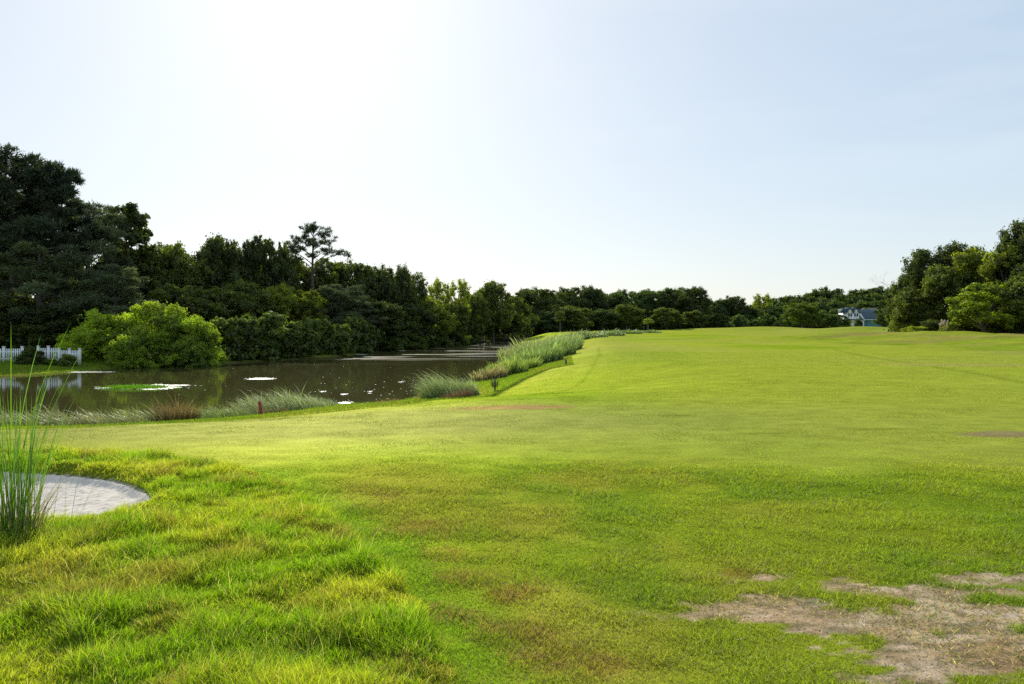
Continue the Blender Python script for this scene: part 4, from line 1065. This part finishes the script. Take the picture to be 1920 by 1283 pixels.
d_ = 285; x = (1630 - 960) / F * d_
root = empty('house', (x, d_, gz(x, d_)), 'house with pinkish grey roof peeping over the teal house roof', 'house')
gable_house(root, 4.4, 7, 5.6, 6.9, 'white', 'roof2', True)

# stakes, pole, marker
def stake(px, py, z, hpx, mat, label, name='stake', w_=.06, tilt=0, cap=False):
    x, y = at(px, py, z); zt = gz(x, y); h_ = hpx / F * y
    root = empty(name, (x, y, zt), label, name.replace('_', ' ')); root.rotation_euler[1] = tilt
    boxes('shaft', [(-w_/2, w_/2, -w_/2, w_/2, -.15, h_)], mat, root, .006)
    V, Q = tube([(0, 0, h_ - .002), (0, 0, h_ + w_ * .5)], [w_ * .62, w_ * .1], 8)
    link('tip', np_mesh('tip', V, Q, mat=M[mat]), root)
    return root, h_
stake(491, 788, -1.15, 26, 'red', 'leaning red hazard stake at the shore grass', 'hazard_stake', .085, -.16)
r_, h_ = stake(928, 712, -.55, 20, 'wood', 'dark stake on the bank at the start of the reed bank', 'stake', .07)
n = 110; a = rng.uniform(0, 2 * np.pi, n); P = np.stack([.10 * np.cos(a), .10 * np.sin(a), rng.uniform(.2, .7, n) * h_], 1)
V, Q, T, C = blades(P, rng.uniform(.12, .42, n), np.full(n, .014), rng.uniform(.2, .8, n), np.array([.13, .14, .05]) * rng.uniform(.5, 1.4, (n, 1)), 2, a)
link('weeds', np_mesh('weeds', V, Q, T, C, mat=M['reed']), r_)
stake(1061, 680, -.3, 9, 'wood', 'short wooden post where the dark turf edge ends', 'stake', .10)
r_, h_ = stake(1130, 631, .0, 8, 'white', 'small white marker in the weeds on the far edge', 'marker', .22)
# pole with crossbar
d_ = 146; x = (910 - 960) / F * d_; z0 = gz(x, d_)
root = empty('wooden_pole', (x, d_, z0), 'thin wooden pole with a short crossbar beyond the pond', 'pole')
hp = EYE + (HY - 609) / F * d_ - z0
boxes('shaft', [(-.07, .07, -.07, .07, -.2, hp)], 'wood', root); boxes('crossbar', [(-.5, .5, -.1, -.075, hp - .28, hp - .12)], 'wood', root)

# cart path
pl = [(at(px, py, .25)) for px, py in [(1608, 627.5), (1622, 626), (1640, 624.2), (1655, 622.6)]]
V, Q = [], []
for j, (x, y) in enumerate(pl):
    for s2 in (-.9, .9):
        V.append((x, y + s2, gz(x, y + s2) + .03))
for j in range(len(pl) - 1): Q.append((2 * j, 2 * j + 2, 2 * j + 3, 2 * j + 1))
o = link('path', np_mesh('path', np.array(V), Q, mat=M['path'])); tag(o, 'pale cart path crossing behind the fairway', 'path', kind='structure')

# algae mat and water sparkles, their glare painted as pale flat sheets
def mat_patch(px, py, wpx, hpx, label, green=0, seed=0, group='painted glint patches on the water'):
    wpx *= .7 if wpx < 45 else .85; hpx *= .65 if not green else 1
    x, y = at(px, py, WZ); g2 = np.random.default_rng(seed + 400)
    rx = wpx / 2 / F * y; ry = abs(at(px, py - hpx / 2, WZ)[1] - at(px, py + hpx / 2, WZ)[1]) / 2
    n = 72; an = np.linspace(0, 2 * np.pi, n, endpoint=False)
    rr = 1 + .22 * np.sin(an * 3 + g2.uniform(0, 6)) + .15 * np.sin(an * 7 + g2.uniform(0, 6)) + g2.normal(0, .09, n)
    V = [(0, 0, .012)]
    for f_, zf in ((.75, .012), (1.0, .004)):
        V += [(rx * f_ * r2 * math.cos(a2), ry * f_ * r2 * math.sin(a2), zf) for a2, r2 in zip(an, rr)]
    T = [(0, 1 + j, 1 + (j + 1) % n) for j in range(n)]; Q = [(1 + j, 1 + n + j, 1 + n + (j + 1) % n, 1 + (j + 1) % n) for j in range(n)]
    root = empty('algae_mat' if green else 'glint_patch', (x, y, WZ), label, 'algae mat' if green else 'foam patch', None if green else group)
    link('glare_sheet', np_mesh('glare_sheet', np.array(V, float), Q, T, mat=M['glint']), root)
    # smaller painted glint flecks around the rim
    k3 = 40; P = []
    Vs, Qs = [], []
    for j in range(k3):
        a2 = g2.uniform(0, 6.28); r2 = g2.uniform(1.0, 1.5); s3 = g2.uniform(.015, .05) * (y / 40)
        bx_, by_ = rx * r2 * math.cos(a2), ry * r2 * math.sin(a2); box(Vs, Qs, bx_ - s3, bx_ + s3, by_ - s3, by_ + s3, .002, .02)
    tag(link('glint', np_mesh('glint', np.array(Vs, float), Qs, mat=M['glint']), root), kind='stuff')
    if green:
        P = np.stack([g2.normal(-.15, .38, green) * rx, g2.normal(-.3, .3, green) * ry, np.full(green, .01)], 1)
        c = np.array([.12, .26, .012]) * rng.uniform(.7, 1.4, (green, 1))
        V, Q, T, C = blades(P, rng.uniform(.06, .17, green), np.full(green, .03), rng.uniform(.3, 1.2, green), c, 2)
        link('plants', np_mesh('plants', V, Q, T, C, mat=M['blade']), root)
mat_patch(275, 726, 160, 9, 'large algae mat painted pale with glare, green plants growing on it', 2600, 1)
mat_patch(488, 710.5, 50, 4, 'thin white painted glint streak alone in the middle of the pond', 0, 2)
mat_patch(649, 756, 28, 5, 'bright white painted glint patch nearest the bank, left one', 0, 3)
mat_patch(700, 763, 20, 4, 'bright white painted glint patch touching the bank beside the reddish weed', 0, 4)
mat_patch(645, 740, 12, 2.5, 'small painted glint patch just above the bright near patch', 0, 5)
mat_patch(694, 735, 8, 2, 'tiny painted glint fleck in open water by the bank', 0, 6)
mat_patch(660, 665, 52, 1.8, 'long white streak of painted glare under the far undergrowth', 0, 7)
mat_patch(748, 658, 30, 1.4, 'short painted glint streak at the far waterline', 0, 8)
mat_patch(765, 755, 40, 5, 'broken painted glints lying against the shore by the domed grass clump', 0, 9)
mat_patch(470, 676, 60, 1.4, 'faint painted glint line below the shaded shrubs', 0, 10)
mat_patch(150, 698, 110, 2.4, 'pale painted glint line along the lawn edge by the fence', 0, 11)
mat_patch(752, 717, 8, 1.5, 'tiny painted glint fleck left of the domed grass clump', 0, 12)
mat_patch(605, 735, 10, 2, 'tiny painted glint fleck off the silvery shore clump', 0, 13)

g2 = np.random.default_rng(9); V, T = [], []  # small sparkles on the water, built as pale flecks
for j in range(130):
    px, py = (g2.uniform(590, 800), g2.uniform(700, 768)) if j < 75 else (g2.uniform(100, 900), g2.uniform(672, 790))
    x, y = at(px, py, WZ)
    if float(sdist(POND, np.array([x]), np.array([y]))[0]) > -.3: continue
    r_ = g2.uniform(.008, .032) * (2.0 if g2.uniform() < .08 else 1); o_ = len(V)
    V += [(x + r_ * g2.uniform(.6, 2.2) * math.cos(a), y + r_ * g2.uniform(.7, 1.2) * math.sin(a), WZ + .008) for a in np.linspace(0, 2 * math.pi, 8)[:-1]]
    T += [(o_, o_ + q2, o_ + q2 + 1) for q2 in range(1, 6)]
tag(link('glint', np_mesh('glint', np.array(V), None, T, mat=M['glint'])), 'tiny pale flecks standing in for sparkles over the pond', 'glint', kind='stuff')

# ------------------------------------------------------------------ sky, sun, camera
w = bpy.data.worlds.new('World'); scene.world = w; w.use_nodes = True
nt = w.node_tree; nt.nodes.clear(); L = nt.links.new
sk = nt.nodes.new('ShaderNodeTexSky'); sk.sky_type = 'NISHITA'; sk.sun_disc = False
sk.sun_elevation = SUN_EL; sk.sun_rotation = SUN_AZ; sk.air_density = 1.0; sk.dust_density = 0.8; sk.ozone_density = 3.0; sk.altitude = 0
bg = nt.nodes.new('ShaderNodeBackground'); bg.inputs[1].default_value = .475
ow = nt.nodes.new('ShaderNodeOutputWorld'); gm = nt.nodes.new('ShaderNodeGamma'); gm.inputs[1].default_value = .30; L(sk.outputs[0], gm.inputs[0])
tc = nt.nodes.new('ShaderNodeTexCoord'); mp = nt.nodes.new('ShaderNodeMapping'); mp.inputs['Scale'].default_value = (1.2, 1.2, 7)
cn = nt.nodes.new('ShaderNodeTexNoise'); cn.inputs['Scale'].default_value = 2.6; cn.inputs['Detail'].default_value = 7; cn.inputs['Roughness'].default_value = .55
L(tc.outputs['Generated'], mp.inputs[0]); L(mp.outputs[0], cn.inputs['Vector'])
cr_ = nt.nodes.new('ShaderNodeMapRange'); cr_.inputs['From Min'].default_value = .48; cr_.inputs['From Max'].default_value = .78; cr_.inputs['To Max'].default_value = .22; L(cn.outputs['Fac'], cr_.inputs[0])
mxc = nt.nodes.new('ShaderNodeMix'); mxc.data_type = 'RGBA'; L(cr_.outputs[0], mxc.inputs[0]); L(gm.outputs[0], mxc.inputs[6]); mxc.inputs[7].default_value = (2.02, 2.03, 2.05, 1)
hs = nt.nodes.new('ShaderNodeHueSaturation'); hs.inputs['Saturation'].default_value = 1.25; tnt = nt.nodes.new('ShaderNodeVectorMath'); tnt.operation = 'MULTIPLY'; tnt.inputs[1].default_value = (.965, 1.005, 1.035); L(mxc.outputs[2], tnt.inputs[0]); L(tnt.outputs[0], hs.inputs['Color']); L(hs.outputs[0], bg.inputs[0]); L(bg.outputs[0], ow.inputs[0])

sd = bpy.data.lights.new('sun', 'SUN'); sd.energy = 5.0; sd.angle = R(.5); sd.color = (1.0, .93, .80)
so = bpy.data.objects.new('sun', sd); col.objects.link(so)
from mathutils import Vector
dirv = Vector((math.sin(SUN_AZ) * math.cos(SUN_EL), math.cos(SUN_AZ) * math.cos(SUN_EL), math.sin(SUN_EL)))
so.rotation_euler = dirv.to_track_quat('Z', 'Y').to_euler()

cd = bpy.data.cameras.new('camera'); cam = bpy.data.objects.new('camera', cd); col.objects.link(cam)
cam.location = (0, 0, EYE); cam.rotation_euler = (R(90), 0, 0)
cd.sensor_width = 36; cd.lens = F / 1920 * 36; cd.shift_y = (HY - 641.5) / 1920
cd.clip_start = .05; cd.clip_end = 8000
scene.camera = cam
scene.view_settings.view_transform = 'Standard'; scene.view_settings.look = 'None'; scene.view_settings.exposure = 0; scene.view_settings.gamma = 1
scene.cycles.max_bounces = 6; scene.cycles.diffuse_bounces = 3; scene.cycles.transmission_bounces = 3; scene.cycles.glossy_bounces = 2
scene.cycles.use_denoising = False
scene.cycles.use_adaptive_sampling = True; scene.cycles.adaptive_threshold = .02
